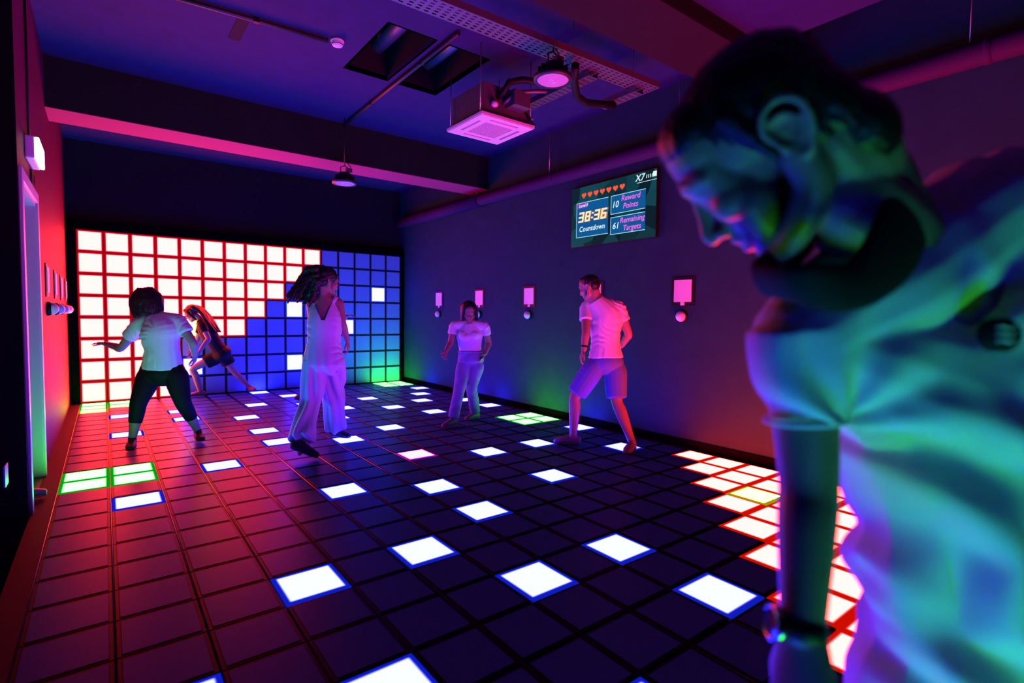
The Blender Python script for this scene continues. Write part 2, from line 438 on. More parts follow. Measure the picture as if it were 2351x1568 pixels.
for sx_ in (-1, 1):
    for sy_ in (-1, 1):
        obj('hanger_rod', lambda bm: cyl(bm, (sx_*0.28, sy_*0.25, 0.05), (sx_*0.28, sy_*0.25, ZC-AZ), 0.005, seg=8), 'steel', ac)
        boxes('bracket', [((sx_*0.26-0.02, sy_*0.25-0.015, 0.1), (sx_*0.26+0.035*sx_+0.02, sy_*0.25+0.015, 0.115))], 'steel', ac)
boxes('drain_box', [((-0.02, -0.40, 0.12), (0.16, -0.262, 0.26))], 'galvanised', ac, bevel=0.006)
obj('pipe', lambda bm: polytube(bm, [(-0.1, -0.26, 0.2), (-0.1, -0.34, 0.22), (-0.07, -0.38, 0.3), (0.05, -0.42, 0.34), (0.2, -0.5, 0.33), (0.36, -0.6, 0.3)], 0.028, 14), 'black_plastic', ac)
obj('pipe', lambda bm: polytube(bm, [(-0.04, -0.26, 0.16), (-0.04, -0.31, 0.17), (0.02, -0.36, 0.24), (0.2, -0.42, 0.28), (0.38, -0.55, 0.28)], 0.018, 12), 'galvanised', ac)
obj('valve', lambda bm: (lathe(bm, [(0, -0.03), (0.022, -0.026), (0.03, 0), (0.022, 0.026), (0, 0.03)], axis=(1, 0, 0), origin=(-0.16, -0.29, 0.12)),), 'white_plastic', ac)
for k in range(3):
    obj('wire', lambda bm: polytube(bm, [(0.2+k*0.016, -0.25, 0.16), (0.215+k*0.016, -0.28, 0.1), (0.23+k*0.02, -0.3, 0.05), (0.27+k*0.02, -0.29, 0.035)], 0.004, 6), 'black_plastic', ac)

# ---- perforated cable trays
def tray(name, a, b, wid, label, group):
    """a, b are the ends of the centre line; channel of perforated strips with two lips"""
    a = Vector(a); b = Vector(b); L = (b-a).length; ang = math.atan2(b.y-a.y, b.x-a.x)
    root = empty(name, a, label, 'cable tray', group); root.rotation_euler = (0, 0, ang)
    def bed(bm):
        n = max(2, int(L/0.06)); st = L/n; nb = 5; bw = wid/nb
        for k in range(nb+1):                       # long strips
            y = -wid/2 + k*bw
            box(bm, (0, y-bw*0.28, 0), (L, y+bw*0.28, 0.002))
        for i in range(n+1):                        # cross webs leave slots between them
            box(bm, (max(0, i*st-0.014), -wid/2, 0.0002), (min(L, i*st+0.014), wid/2, 0.0018))
    obj('bed', bed, 'galvanised', root)
    for s in (-1, 1):
        boxes('side_flange', [((0, s*(wid/2+bwid(wid))-0.001, 0), (L, s*(wid/2+bwid(wid))+0.001, 0.05))], 'galvanised', root)
    return root
def bwid(wid): return wid/5*0.28
t1 = tray('cable_tray', (0.2, -6.15, 3.32), (4.24, -6.28, 3.32), 0.17, 'long perforated cable tray running across the ceiling past the hanging lamp', 'perforated cable trays')
tray('cable_tray', (3.533, -6.245, 3.262), (3.533, -5.27, 3.262), 0.1, 'short cable tray branching from the long tray to the air conditioner', 'perforated cable trays')
tray('cable_tray', (4.069, -6.283, 3.262), (4.069, -5.835, 3.262), 0.1, 'shortest cable tray stub at the wall end of the long tray', 'perforated cable trays')
for x in (0.9, 2.2, 3.3, 4.0):
    obj('hanger_rod', lambda bm: cyl(bm, (x-0.2, 0.0, 0.0), (x-0.2, 0.0, 0.32), 0.004, seg=6), 'steel', t1)
pipe_obj('conduit', [(0.4, -6.42, 3.60), (4.35, -6.50, 3.60)], 0.02, 'black_metal', 'black conduit along the ceiling beside the long cable tray', 'conduit', clips([(2.4, -6.46, 3.6), (3.6, -6.485, 3.6)]))
pipe_obj('cable_bundle', [(3.22, -6.358, 3.227), (3.342, -6.218, 3.199), (3.501, -6.087, 3.153), (3.669, -6.031, 3.153), (3.875, -6.012, 3.199), (4.05, -6.01, 3.231)], 0.032, 'black_plastic', 'thick black cable bundle sagging between the cable trays', 'cable')

# ---- hanging high-bay lamps
lm = mat('lens', (0.4, 0.4, 0.42), 0.25, 0.6)
def lamp(loc, zc, label, s=1.0, tilt=0.0):
    o = empty('highbay_lamp', loc, label, 'lamp', 'hanging round lamps')
    obj('housing', lambda bm: lathe(bm, [(0.118*s, 0.0), (0.145*s, 0.0), (0.146*s, 0.028*s), (0.12*s, 0.04*s), (0.075*s, 0.055*s), (0.07*s, 0.12*s), (0.05*s, 0.135*s), (0.0, 0.137*s)], seg=40), 'black_metal', o)
    obj('lens', lambda bm: lathe(bm, [(0.119*s, 0.004), (0.112*s, -0.001), (0.104*s, 0.003), (0.096*s, -0.001), (0.088*s, 0.003), (0.080*s, -0.001), (0.072*s, 0.003), (0.064*s, -0.001), (0.056*s, 0.003),
        (0.048*s, -0.001), (0.04*s, 0.004), (0.03*s, 0.004), (0.024*s, -0.003), (0.0, -0.005)], seg=48), 'lens', o)
    for k in range(12):
        a = k*math.pi/6
        boxes('cooling_fin', [((0.05*s, -0.003, 0.045*s), (0.115*s, 0.003, 0.1*s))], 'black_metal', o).rotation_euler = (0, 0, a)
    obj('bracket', lambda bm: polytube(bm, [(-0.05*s, 0, 0.1*s), (-0.05*s, 0, 0.19*s), (0, 0, 0.215*s), (0.05*s, 0, 0.19*s), (0.05*s, 0, 0.1*s)], 0.007, 8), 'black_metal', o)
    boxes('driver_box', [((0.02*s, -0.03*s, 0.14*s), (0.085*s, 0.03*s, 0.19*s))], 'galvanised', o, bevel=0.004)
    obj('suspension', lambda bm: polytube(bm, [(0, 0, 0.21*s), (0, 0, zc-loc[2])], 0.006, 8), 'black_metal', o)
    obj('flex', lambda bm: polytube(bm, [(0.05*s, 0.01, 0.18*s), (0.09*s, 0.03, 0.22*s), (0.03, 0.03, 0.28*s), (0.01, 0.01, min(0.4*s, zc-loc[2]))], 0.005, 8), 'black_plastic', o)
    o.rotation_euler = (tilt, 0, 0)
    return o
lamp((3.01, -6.335, 3.06), 3.305, 'round black lamp hanging from the long cable tray, glowing magenta underneath')
lamp((2.632, -2.99, 2.86), ZC, 'round black lamp hanging under the far ceiling beam')

# ---- round duct on the right wall
o = empty('air_duct', (4.775, -10.6, 3.0), 'long round duct running under the ceiling along the screen wall', 'duct')
obj('tube', lambda bm: cyl(bm, (0, 0, 0), (0, 7.85, 0), 0.078, seg=32, caps=False), mat('duct_paint', (0.030, 0.008, 0.050), 0.7, 0.1, bump=0.05), o)
obj('tube', lambda bm: cyl(bm, (0, 7.85, 0), (0, 10.56, 0), 0.092, seg=32), MATS['duct_paint'], o)
for y in (2.1, 4.3, 6.2, 7.85):
    obj('collar', lambda bm: lathe(bm, [(0.078, -0.02), (0.0815, -0.018), (0.0815, 0.018), (0.078, 0.02)], axis=(0, 1, 0), origin=(0, y, 0)), MATS['duct_paint'], o)
    obj('strap', lambda bm: polytube(bm, [(0.0, y+0.1, 0.08), (0.0, y+0.1, (ZC if y < 7 else 3.164)-3.0)], 0.004, 6), 'steel', o)

# ---- exit light and vent over the door
o = empty('emergency_light', (XL, -4.36, 2.31), 'white glowing emergency light box above the doorway', 'emergency light')
boxes('housing', [((0.0, -0.20, -0.0), (0.05, 0.20, 0.15))], 'white_plastic', o, bevel=0.01)
boxes('diffuser', [((0.05, -0.195, 0.005), (0.075, 0.195, 0.145))], glow('exit_glow', (1.0, 0.93, 0.75), 5.0), o, bevel=0.008)
pipe_obj('wall_cable', [(XL+0.008, -4.36, 2.46), (XL+0.008, -4.36, ZC)], 0.007, 'black_plastic', 'thin cable running up the wall from the emergency light', 'cable')
o = empty('wall_grille', (XL, -4.18, 2.19), 'small dark grille just above the doorway frame', 'grille')
boxes('frame', [((0.0, -0.1, 0.0), (0.012, 0.1, 0.012)), ((0.0, -0.1, 0.088), (0.012, 0.1, 0.1)), ((0.0, -0.1, 0.012), (0.012, -0.088, 0.088)), ((0.0, 0.088, 0.012), (0.012, 0.1, 0.088))], 'black_plastic', o)
for k in range(4): boxes('slat', [((0.001, -0.088, 0.02+k*0.018), (0.01, 0.088, 0.026+k*0.018))], 'black_plastic', o)
o = boxes('wall_plate', [((0, -0.05, -0.05), (0.008, 0.05, 0.05))], mat('blue_plate', (0.1, 0.16, 0.5), 0.3), None, (XL+0.004, -5.92, 0.49), bevel=0.002)
tag(o, 'small blue plate low on the near side wall by the doorway', 'plate')

# ---- wall targets with hit buttons
def plate(loc, sgn, label, grp, tgt_sq=0.2):
    o = empty('wall_target', loc, label, 'target', grp)
    w_, h_ = tgt_sq/2, 0.11
    boxes('back_plate', [((min(0, sgn*0.008), -w_-0.035, -h_-0.04), (max(0, sgn*0.008), w_+0.035, h_+0.03))], 'black_plastic', o, bevel=0.002)
    boxes('panel', [((min(sgn*0.008, sgn*0.016), -w_, -h_), (max(sgn*0.008, sgn*0.016), w_, h_))], 'white_plastic', o, bevel=0.002)
    boxes('tab', [((min(sgn*0.008, sgn*0.014), -0.022, -h_-0.034), (max(sgn*0.008, sgn*0.014), 0.022, -h_-0.002))], 'white_plastic', o)
def button(loc, sgn, label, grp):
    o = empty('hit_button', loc, label, 'button', grp)
    obj('base', lambda bm: lathe(bm, [(0, 0), (0.062, 0), (0.062, 0.018), (0.054, 0.03), (0.0, 0.03)], axis=(sgn, 0, 0), seg=28), 'black_plastic', o)
    obj('dome', lambda bm: lathe(bm, [(0.052, 0.028)] + [(0.052*math.cos(a*math.pi/16), 0.03+0.05*math.sin(a*math.pi/16)) for a in range(0, 9)], axis=(sgn, 0, 0), seg=28), 'white_plastic', o)
RL = ['nearest the light wall', 'beside the woman in jeans', 'third from the light wall', 'hidden behind the man in shorts', 'under the screen, nearest the front']
for y, l in zip((-1.36, -2.60, -3.81, -5.03, -6.23), RL):
    plate((XR, y, 1.555), -1, 'small square target on the screen wall, ' + l, 'targets on the screen wall')
    button((XR, y, 1.30), -1, 'white dome button on the screen wall, ' + l, 'dome buttons on the screen wall')
LL = ['nearest the light wall', 'second from the light wall', 'second from the doorway', 'nearest the doorway']
for y, l in zip((-0.40, -1.30, -2.22, -3.18), LL):
    plate((XL, y, 1.555), 1, 'small square target on the doorway wall, ' + l, 'targets on the doorway wall')
    button((XL, y, 1.30), 1, 'dome button on the doorway wall, ' + l, 'dome buttons on the doorway wall')

# ================================================================ SCREEN
TY0, TY1, TZ0, TZ1 = -5.92, -4.65, 2.115, 2.83
SW, SH = TY1-TY0, TZ1-TZ0
tv = empty('wall_screen', (XR, (TY0+TY1)/2, TZ0), 'wall screen showing hearts, a countdown, points and remaining targets', 'screen')
# local frame of the picture: u runs from the far end (left in view) to the near end, v up
def sp(u, v, d): return Vector((-d, SW/2-u*SW, v*SH))
boxes('housing', [((-0.05, -SW/2, 0.0), (-0.012, SW/2, SH))], 'black_plastic', tv, bevel=0.004)
boxes('mount', [((-0.014, -0.2, 0.2), (0.0, 0.2, 0.5))], 'black_metal', tv)
def quad(bm, pts, d):
    f = bm.faces.new([bm.verts.new(sp(u, v, d)) for u, v in pts])
def flat(name, polys, m, d):
    def fn(bm):
        for p in polys: quad(bm, p, d)
    return obj(name, fn, m, tv)
def rect(u0, v0, u1, v1): return [(u0, v0), (u1, v0), (u1, v1), (u0, v1)]
def screen_mat():
    m = bpy.data.materials.new('screen_picture'); m.use_nodes = True; nt = m.node_tree; b = nt.nodes['Principled BSDF']
    b.inputs['Base Color'].default_value = (0.002, 0.002, 0.002, 1); b.inputs['Roughness'].default_value = 0.25; b.inputs['Specular IOR Level'].default_value = 0.02
    tc = nt.nodes.new('ShaderNodeTexCoord'); v = nt.nodes.new('ShaderNodeTexVoronoi'); v.inputs['Scale'].default_value = 4.0
    nt.links.new(tc.outputs['Object'], v.inputs['Vector'])
    cr = nt.nodes.new('ShaderNodeValToRGB'); cr.color_ramp.elements[0].color = (0.002, 0.018, 0.030, 1); cr.color_ramp.elements[1].color = (0.006, 0.075, 0.105, 1)
    cr.color_ramp.elements[0].position = 0.25; cr.color_ramp.elements[1].position = 0.9
    s_ = nt.nodes.new('ShaderNodeSeparateColor'); nt.links.new(v.outputs['Color'], s_.inputs[0]); nt.links.new(s_.outputs[0], cr.inputs[0])
    nt.links.new(cr.outputs[0], b.inputs['Emission Color']); b.inputs['Emission Strength'].default_value = 0.8
    m.cycles.emission_sampling = 'NONE'
    MATS['screen_picture'] = m
screen_mat()
glow('scr_box', (0.003, 0.095, 0.30), 1.0); glow('scr_line', (0.45, 0.9, 1.0), 1.0); glow('scr_heart', (1.0, 0.10, 0.04), 1.0); glow('scr_pink', (1.0, 0.16, 0.95), 0.95)
glow('scr_white', (0.75, 0.98, 1.0), 1.0); glow('scr_amber', (1.0, 0.86, 0.55), 1.0); glow('scr_amber_dark', (0.75, 0.24, 0.02), 0.8); glow('scr_tag', (0.45, 0.05, 0.75), 0.8)
D0 = 0.0505
flat('picture', [rect(0.008, 0.012, 0.992, 0.988)], 'screen_picture', D0)
BOXES = [(0.075, 0.16, 0.475, 0.735), (0.505, 0.445, 0.885, 0.735), (0.505, 0.13, 0.885, 0.40)]
for (a, b_, c, d) in BOXES: flat('info_box', [rect(a, b_, c, d)], 'scr_box', D0+0.0006)
def border(a, b_, c, d, t=0.006):
    tv_ = t*SW/SH
    return [rect(a, b_, a+t, d), rect(a, b_, c, b_+tv_), rect(a, d-tv_, c, d)]
for bx in BOXES: flat('box_outline', border(*bx, t=0.005), 'scr_line', D0+0.0009)
def heart(cu, cv, s):
    pts = []
    for k in range(28):
        t = k*2*math.pi/28
        pts.append((cu + s*(16*math.sin(t)**3)/17, cv + s*SW/SH*(13*math.cos(t)-5*math.cos(2*t)-2*math.cos(3*t)-math.cos(4*t))/17))
    return pts
for k in range(7): flat('heart_icon', [heart(0.17+k*0.077, 0.845, 0.031)], 'scr_heart', D0+0.001)
# block digits of the countdown
SEG = {'3': ['t', 'm', 'b', 'ru', 'rl'], '8': ['t', 'm', 'b', 'ru', 'rl', 'lu', 'll'], '6': ['t', 'm', 'b', 'rl', 'lu', 'll'], ':': ['c'],
       '1': ['ru', 'rl', 'b0'], '0': ['t', 'b', 'ru', 'rl', 'lu', 'll'], '7': ['t', 'ru', 'rl']}
def digits(text, u, v, wd, ht, th, slant=0.18):
    out = []; thv = th*SW/SH*0.8
    for ch in text:
        def q(a, b_, c, d):
            return [(u+a+slant*(b_)*SH/SW, v+b_), (u+c+slant*(b_)*SH/SW, v+b_), (u+c+slant*d*SH/SW, v+d), (u+a+slant*d*SH/SW, v+d)]
        for s in SEG[ch]:
            if s == 't': out.append(q(0, ht-thv, wd, ht))
            if s == 'm': out.append(q(0, ht/2-thv/2, wd, ht/2+thv/2))
            if s == 'b': out.append(q(0, 0, wd, thv))
            if s == 'ru': out.append(q(wd-th, ht/2, wd, ht))
            if s == 'rl': out.append(q(wd-th, 0, wd, ht/2))
            if s == 'lu': out.append(q(0, ht/2, th, ht))
            if s == 'll': out.append(q(0, 0, th, ht/2))
            if s == 'c': out.append(q(0, ht*0.22, th, ht*0.22+thv)); out.append(q(0, ht*0.66, th, ht*0.66+thv))
        u += (wd if ch != ':' else th) + th*0.75
    return out
flat('countdown_shadow', digits('38:36', 0.105, 0.405, 0.067, 0.165, 0.022), 'scr_amber_dark', D0+0.0012)
flat('countdown', digits('38:36', 0.099, 0.41, 0.067, 0.165, 0.02), 'scr_amber', D0+0.0016)
def words(text, u, v, size, m, name='lettering', shear=0.2, off=0.006):
    cu = bpy.data.curves.new('txt', 'FONT'); cu.body = text; cu.size = size; cu.shear = shear; cu.offset = off*size*2; cu.align_x = 'CENTER'; cu.resolution_u = 3
    ob = bpy.data.objects.new('txt', cu); COL.objects.link(ob)
    dg = bpy.context.evaluated_depsgraph_get(); dg.update()
    me_ = bpy.data.meshes.new_from_object(ob.evaluated_get(dg)); bpy.data.objects.remove(ob); bpy.data.curves.remove(cu)
    me_.name = name
    o_ = sp(u, v, D0+0.0014)
    for vv in me_.vertices:
        x, y = vv.co.x, vv.co.y
        vv.co = (o_.x, o_.y - x, o_.z + y)
    me_.materials.clear()
    return link(name, me_, m, tv)
words('Reward', 0.725, 0.625, 0.084, 'scr_pink'); words('Points', 0.725, 0.505, 0.084, 'scr_pink')
words('Remaining', 0.745, 0.29, 0.082, 'scr_pink'); words('Targets', 0.745, 0.17, 0.082, 'scr_pink')
words('10', 0.555, 0.545, 0.098, 'scr_white'); words('61', 0.565, 0.215, 0.098, 'scr_white')
words('Countdown', 0.275, 0.255, 0.085, 'scr_white')
flat('level_tag', [rect(0.09, 0.645, 0.215, 0.715)], 'scr_tag', D0+0.001)
words('Level 8', 0.165, 0.66, 0.05, 'scr_white')
words('X7', 0.82, 0.865, 0.1, 'scr_white')
flat('level_bars', [[(0.885+k*0.019, 0.88), (0.892+k*0.019, 0.88), (0.898+k*0.019, 0.93), (0.891+k*0.019, 0.93)] for k in range(4)] + [rect(0.955, 0.88, 0.992, 0.955)], 'scr_white', D0+0.001)
flat('underline', [rect(0.79, 0.835, 0.992, 0.842)], 'scr_white', D0+0.001)

J = {
'A': {'head': (0.618, -3.151, 1.378), 'nape': (0.653, -3.183, 1.297), 'neck': (0.666, -3.196, 1.251), 'chest': (0.712, -3.265, 1.108), 'waist': (0.726, -3.288, 0.912), 'pelvis': (0.727, -3.276, 0.714), 'sL': (0.565, -3.123, 1.172), 'eL': (0.412, -2.87, 0.921), 'wL': (0.292, -2.612, 0.952), 'tL': (0.187, -2.467, 0.968), 'sR': (0.86, -3.323, 1.199), 'eR': (0.968, -3.419, 0.988), 'wR': (0.998, -3.299, 0.851), 'tR': (1.002, -3.208, 0.735), 'hL': (0.636, -3.208, 0.689), 'kL': (0.533, -3.296, 0.43), 'aL': (0.474, -3.324, 0.085), 'toL': (0.445, -3.545, 0.03), 'hR': (0.825, -3.352, 0.692), 'kR': (0.875, -3.433, 0.418), 'aR': (1.007, -3.352, 0.102), 'toR': (1.014, -3.538, 0.033)} ,
'B': {'head': (1.319, -0.312, 1.277), 'neck': (1.42, -0.313, 1.169), 'chest': (1.502, -0.318, 0.999), 'waist': (1.616, -0.326, 0.782), 'pelvis': (1.695, -0.332, 0.661), 'sL': (1.422, -0.473, 1.101), 'eL': (1.486, -0.569, 0.894), 'wL': (1.378, -0.605, 0.733), 'tL': (1.318, -0.59, 0.617), 'sR': (1.446, -0.158, 1.094), 'eR': (1.402, -0.102, 0.848), 'wR': (1.323, -0.167, 0.708), 'tR': (1.276, -0.229, 0.607), 'hL': (1.641, -0.251, 0.603), 'kL': (1.333, -0.211, 0.438), 'aL': (1.418, -0.201, 0.085), 'toL': (1.294, -0.185, 0.03), 'hR': (1.759, -0.127, 0.6), 'kR': (1.889, -0.129, 0.359), 'aR': (2.104, -0.158, 0.1), 'toR': (2.153, -0.231, 0.03)} ,
'C': {'head': (1.959, -4.356, 1.604), 'neck': (1.94, -4.351, 1.447), 'chest': (1.941, -4.364, 1.244), 'waist': (1.928, -4.368, 1.022), 'pelvis': (1.922, -4.375, 0.832), 'sL': (1.836, -4.301, 1.367), 'eL': (1.907, -4.118, 1.133), 'wL': (2.01, -4.024, 1.074), 'tL': (2.086, -4.005, 1.1), 'sR': (2.056, -4.406, 1.384), 'eR': (2.081, -4.424, 1.2), 'wR': (2.159, -4.343, 1.029), 'tR': (2.197, -4.305, 0.89), 'hL': (1.845, -4.356, 0.788), 'kL': (1.795, -4.365, 0.44), 'aL': (1.638, -4.628, 0.148), 'toL': (1.597, -4.706, 0.03), 'hR': (2.004, -4.403, 0.785), 'kR': (2.058, -4.249, 0.468), 'aR': (2.141, -4.057, 0.108), 'toR': (2.205, -4.187, 0.031)} ,
'D': {'head': (2.804, -1.848, 1.625), 'neck': (2.785, -1.844, 1.458), 'chest': (2.773, -1.848, 1.242), 'waist': (2.753, -1.846, 1.026), 'pelvis': (2.734, -1.841, 0.869), 'sL': (2.669, -1.783, 1.407), 'eL': (2.637, -2.001, 1.166), 'wL': (2.694, -2.113, 1.073), 'tL': (2.738, -2.151, 0.998), 'sR': (2.892, -1.904, 1.411), 'eR': (2.985, -1.949, 1.225), 'wR': (2.993, -2.079, 1.255), 'tR': (3.032, -2.146, 1.266), 'hL': (2.671, -1.796, 0.809), 'kL': (2.587, -1.749, 0.533), 'aL': (2.592, -1.322, 0.096), 'toL': (2.517, -1.325, -0.02), 'hR': (2.795, -1.891, 0.811), 'kR': (2.779, -2.023, 0.527), 'aR': (2.769, -1.933, 0.166), 'toR': (2.68, -1.968, 0.118)} ,
'E': {'head': (3.743, -4.063, 1.332), 'neck': (3.751, -4.052, 1.201), 'chest': (3.753, -4.063, 1.053), 'waist': (3.755, -4.075, 0.875), 'pelvis': (3.76, -4.086, 0.752), 'sL': (3.606, -3.943, 1.161), 'eL': (3.562, -3.947, 0.959), 'wL': (3.465, -4.005, 0.861), 'tL': (3.408, -4.042, 0.778), 'sR': (3.902, -4.17, 1.157), 'eR': (3.968, -4.158, 0.954), 'wR': (3.873, -4.218, 0.831), 'tR': (3.803, -4.246, 0.75), 'hL': (3.698, -4.041, 0.714), 'kL': (3.551, -4.151, 0.381), 'aL': (3.462, -4.178, 0.085), 'toL': (3.307, -4.224, 0.032), 'hR': (3.82, -4.135, 0.716), 'kR': (3.76, -4.107, 0.42), 'aR': (3.903, -3.975, 0.085), 'toR': (3.731, -4.021, 0.03)} ,
'F': {'head': (4.128, -5.68, 1.589), 'neck': (4.153, -5.707, 1.469), 'chest': (4.24, -5.784, 1.293), 'waist': (4.234, -5.797, 1.026), 'pelvis': (4.234, -5.808, 0.836), 'sL': (4.134, -5.622, 1.38), 'eL': (4.039, -5.716, 1.127), 'wL': (4.006, -5.726, 0.965), 'tL': (3.966, -5.68, 0.794), 'sR': (4.332, -5.875, 1.383), 'eR': (4.418, -5.932, 1.118), 'wR': (4.47, -5.803, 0.995), 'tR': (4.445, -5.684, 0.963), 'hL': (4.144, -5.742, 0.784), 'kL': (4.003, -5.626, 0.5), 'aL': (4.002, -5.601, 0.085), 'toL': (3.892, -5.483, 0.03), 'hR': (4.305, -5.866, 0.786), 'kR': (4.265, -5.93, 0.473), 'aR': (4.306, -6.099, 0.085), 'toR': (4.159, -6.165, 0.039)} ,
'G': {'neck': (1.07, -9.122, 1.466), 'neckb': (1.133, -9.149, 1.378), 'chest': (1.257, -9.194, 1.186), 'belly': (1.32, -9.233, 0.929), 'sR': (1.001, -9.093, 1.265), 'eR': (1.005, -9.108, 1.078), 'wR': (0.959, -9.127, 0.909), 'tR': (0.933, -9.148, 0.766), 'sL': (1.42, -9.25, 1.47), 'eL': (1.61, -9.36, 1.2), 'wL': (1.52, -9.44, 0.97), 'coA': (0.914, -9.085, 1.335), 'coB': (0.903, -9.14, 1.325), 'coC': (0.946, -9.174, 1.326), 'coD': (1.005, -9.19, 1.374), 'coE': (1.092, -9.177, 1.448), 'coF': (1.164, -9.14, 1.507), 'coG': (1.144, -9.089, 1.484), 'coH': (1.017, -9.061, 1.371), 'badge': (1.099, -9.269, 1.273), 'pelvis': (1.35, -9.253, 0.559), 'kneeR': (1.08, -9.22, 0.47), 'kneeL': (1.42, -9.1, 0.47), 'ankR': (1.1, -9.12, 0.09), 'ankL': (1.45, -9.02, 0.09)} ,
'cam': {'r': (0.79365, -0.60826, 0.01189), 'u': (0.02019, 0.04586, 0.99874), 'f': (0.60804, 0.79241, -0.04868)} ,
}

# ================================================================ PEOPLE
V = Vector
def catmull(pts, sub):
    out = []
    n = len(pts)
    for i in range(n-1):
        p0 = pts[max(0, i-1)]; p1 = pts[i]; p2 = pts[i+1]; p3 = pts[min(n-1, i+2)]
        for k in range(sub):
            t = k/sub
            out.append(tuple(0.5*((2*b) + (-a+c)*t + (2*a-5*b+4*c-d)*t*t + (-a+3*b-3*c+d)*t**3) for a, b, c, d in zip(p0, p1, p2, p3)))
    out.append(tuple(pts[-1]))
    return out

class Clay:
    """closed tapered tubes and ellipsoids that are fused into one skin"""
    def __init__(self, origin):
        self.bm = bmesh.new(); self.o = V(origin)
    def tube(self, pts, rad, side=None, seg=16, sub=4, cap=0.8):
        rows = []
        for p, r in zip(pts, rad):
            r = r if isinstance(r, (tuple, list)) else (r, r)
            p = V(p) - self.o
            rows.append((p.x, p.y, p.z, r[0], r[1]))
        if len(rows) > 2: rows = catmull(rows, sub)
        else:
            a, b = rows; rows = [tuple(x+(y-x)*k/3 for x, y in zip(a, b)) for k in range(4)]
        n = len(rows); P_ = [V(r[:3]) for r in rows]
        rings = []; prev = None
        def ring(c, t, ra, rb):
            nonlocal prev
            s = V(side) if side is not None else (prev if prev is not None else t.orthogonal())
            s = s - t*s.dot(t)
            if s.length < 1e-5: s = t.orthogonal()
            s.normalize(); prev = s; q = t.cross(s)
            return [self.bm.verts.new(c + s*math.cos(k*2*math.pi/seg)*ra + q*math.sin(k*2*math.pi/seg)*rb) for k in range(seg)]
        T_ = []
        for i in range(n):
            t = (P_[min(n-1, i+1)] - P_[max(0, i-1)])
            T_.append(t.normalized() if t.length > 1e-7 else V((0, 0, 1)))
        m0 = min(rows[0][3], rows[0][4])*cap; m1 = min(rows[-1][3], rows[-1][4])*cap
        seq = []
        for a in (1.35, 1.0, 0.5): seq.append((P_[0]-T_[0]*m0*math.sin(a), T_[0], rows[0][3]*math.cos(a), rows[0][4]*math.cos(a)))
        for i in range(n): seq.append((P_[i], T_[i], rows[i][3], rows[i][4]))
        for a in (0.5, 1.0, 1.35): seq.append((P_[-1]+T_[-1]*m1*math.sin(a), T_[-1], rows[-1][3]*math.cos(a), rows[-1][4]*math.cos(a)))
        for c, t, ra, rb in seq: rings.append(ring(c, t, max(ra, 1e-4), max(rb, 1e-4)))
        for A, B in zip(rings[:-1], rings[1:]):
            for k in range(seg): self.bm.faces.new((A[k], A[(k+1) % seg], B[(k+1) % seg], B[k]))
        self.bm.faces.new(rings[0][::-1]); self.bm.faces.new(rings[-1])
    def ball(self, c, r, axes=None, seg=16):
        r = r if isinstance(r, (tuple, list)) else (r, r, r)
        ax = axes or (V((1, 0, 0)), V((0, 1, 0)), V((0, 0, 1)))
        M = Matrix((ax[0]*r[0], ax[1]*r[1], ax[2]*r[2])).transposed().to_4x4()
        M.translation = V(c) - self.o
        bmesh.ops.create_uvsphere(self.bm, u_segments=seg, v_segments=10, radius=1.0, matrix=M)
    def skin(self, name, m, parent, voxel=0.006, smooth=4, disp=None, cut=None):
        bmesh.ops.recalc_face_normals(self.bm, faces=self.bm.faces)
        me = bpy.data.meshes.new('clay'); self.bm.to_mesh(me); self.bm.free()
        ob = bpy.data.objects.new('clay', me); COL.objects.link(ob)
        md = ob.modifiers.new('r', 'REMESH'); md.mode = 'VOXEL'; md.voxel_size = voxel
        if smooth:
            ms = ob.modifiers.new('s', 'SMOOTH'); ms.factor = 0.5; ms.iterations = smooth
        dg = bpy.context.evaluated_depsgraph_get(); dg.update()
        out = bpy.data.meshes.new_from_object(ob.evaluated_get(dg)); out.name = name
        bpy.data.objects.remove(ob); bpy.data.meshes.remove(me)
        out.materials.clear()
        if disp:
            n = len(out.vertices); co = np.empty(n*3); no = np.empty(n*3)
            out.vertices.foreach_get('co', co); out.vertices.foreach_get('normal', no)
            co = co.reshape(-1, 3); no = no.reshape(-1, 3)
            d = disp(co, no)
            co = co + no*d[:, None]
            out.vertices.foreach_set('co', co.ravel()); out.update()
        if cut:
            b3 = bmesh.new(); b3.from_mesh(out)
            bmesh.ops.delete(b3, geom=[q for q in b3.faces if cut(q.calc_center_median() + self.o)], context='FACES')
            b3.to_mesh(out); b3.free()
        out.polygons.foreach_set('use_smooth', [True]*len(out.polygons))
        return link(name, out, m, parent)

def folds(amp, dirv, freq, seed=0.0, breakup=3.0):
    """cloth creases running across dirv"""
    dv = np.array(dirv, float); dv /= np.linalg.norm(dv)
    def f(co, no):
        w_ = np.array([noise.noise(V((c[0]*breakup+seed, c[1]*breakup, c[2]*breakup)))*6.5 + noise.noise(V((c[0]*breakup*3, c[1]*breakup*3+seed, c[2]*breakup*2.0)))*2.4 for c in co])
        a_ = np.array([noise.noise(V((c[0]*4+seed+9, c[1]*4, c[2]*4))) for c in co])
        ph = co@dv*freq + w_
        return amp*np.clip(a_*2.2+0.3, 0, 1)*(np.abs(np.sin(ph))**0.8 - 0.5)
    return f

def strands(amp, freq, dirv):
    dv = V(dirv).normalized(); s = dv.orthogonal().normalized(); q = dv.cross(s)
    def f(co, no):
        return np.array([amp*(noise.noise(V((V(c).dot(s)*freq, V(c).dot(q)*freq, V(c).dot(dv)*freq*0.12))) + 0.5*noise.noise(V((V(c).dot(s)*freq*2.3, V(c).dot(q)*freq*2.3, V(c).dot(dv)*freq*0.2)))) for c in co])
    return f

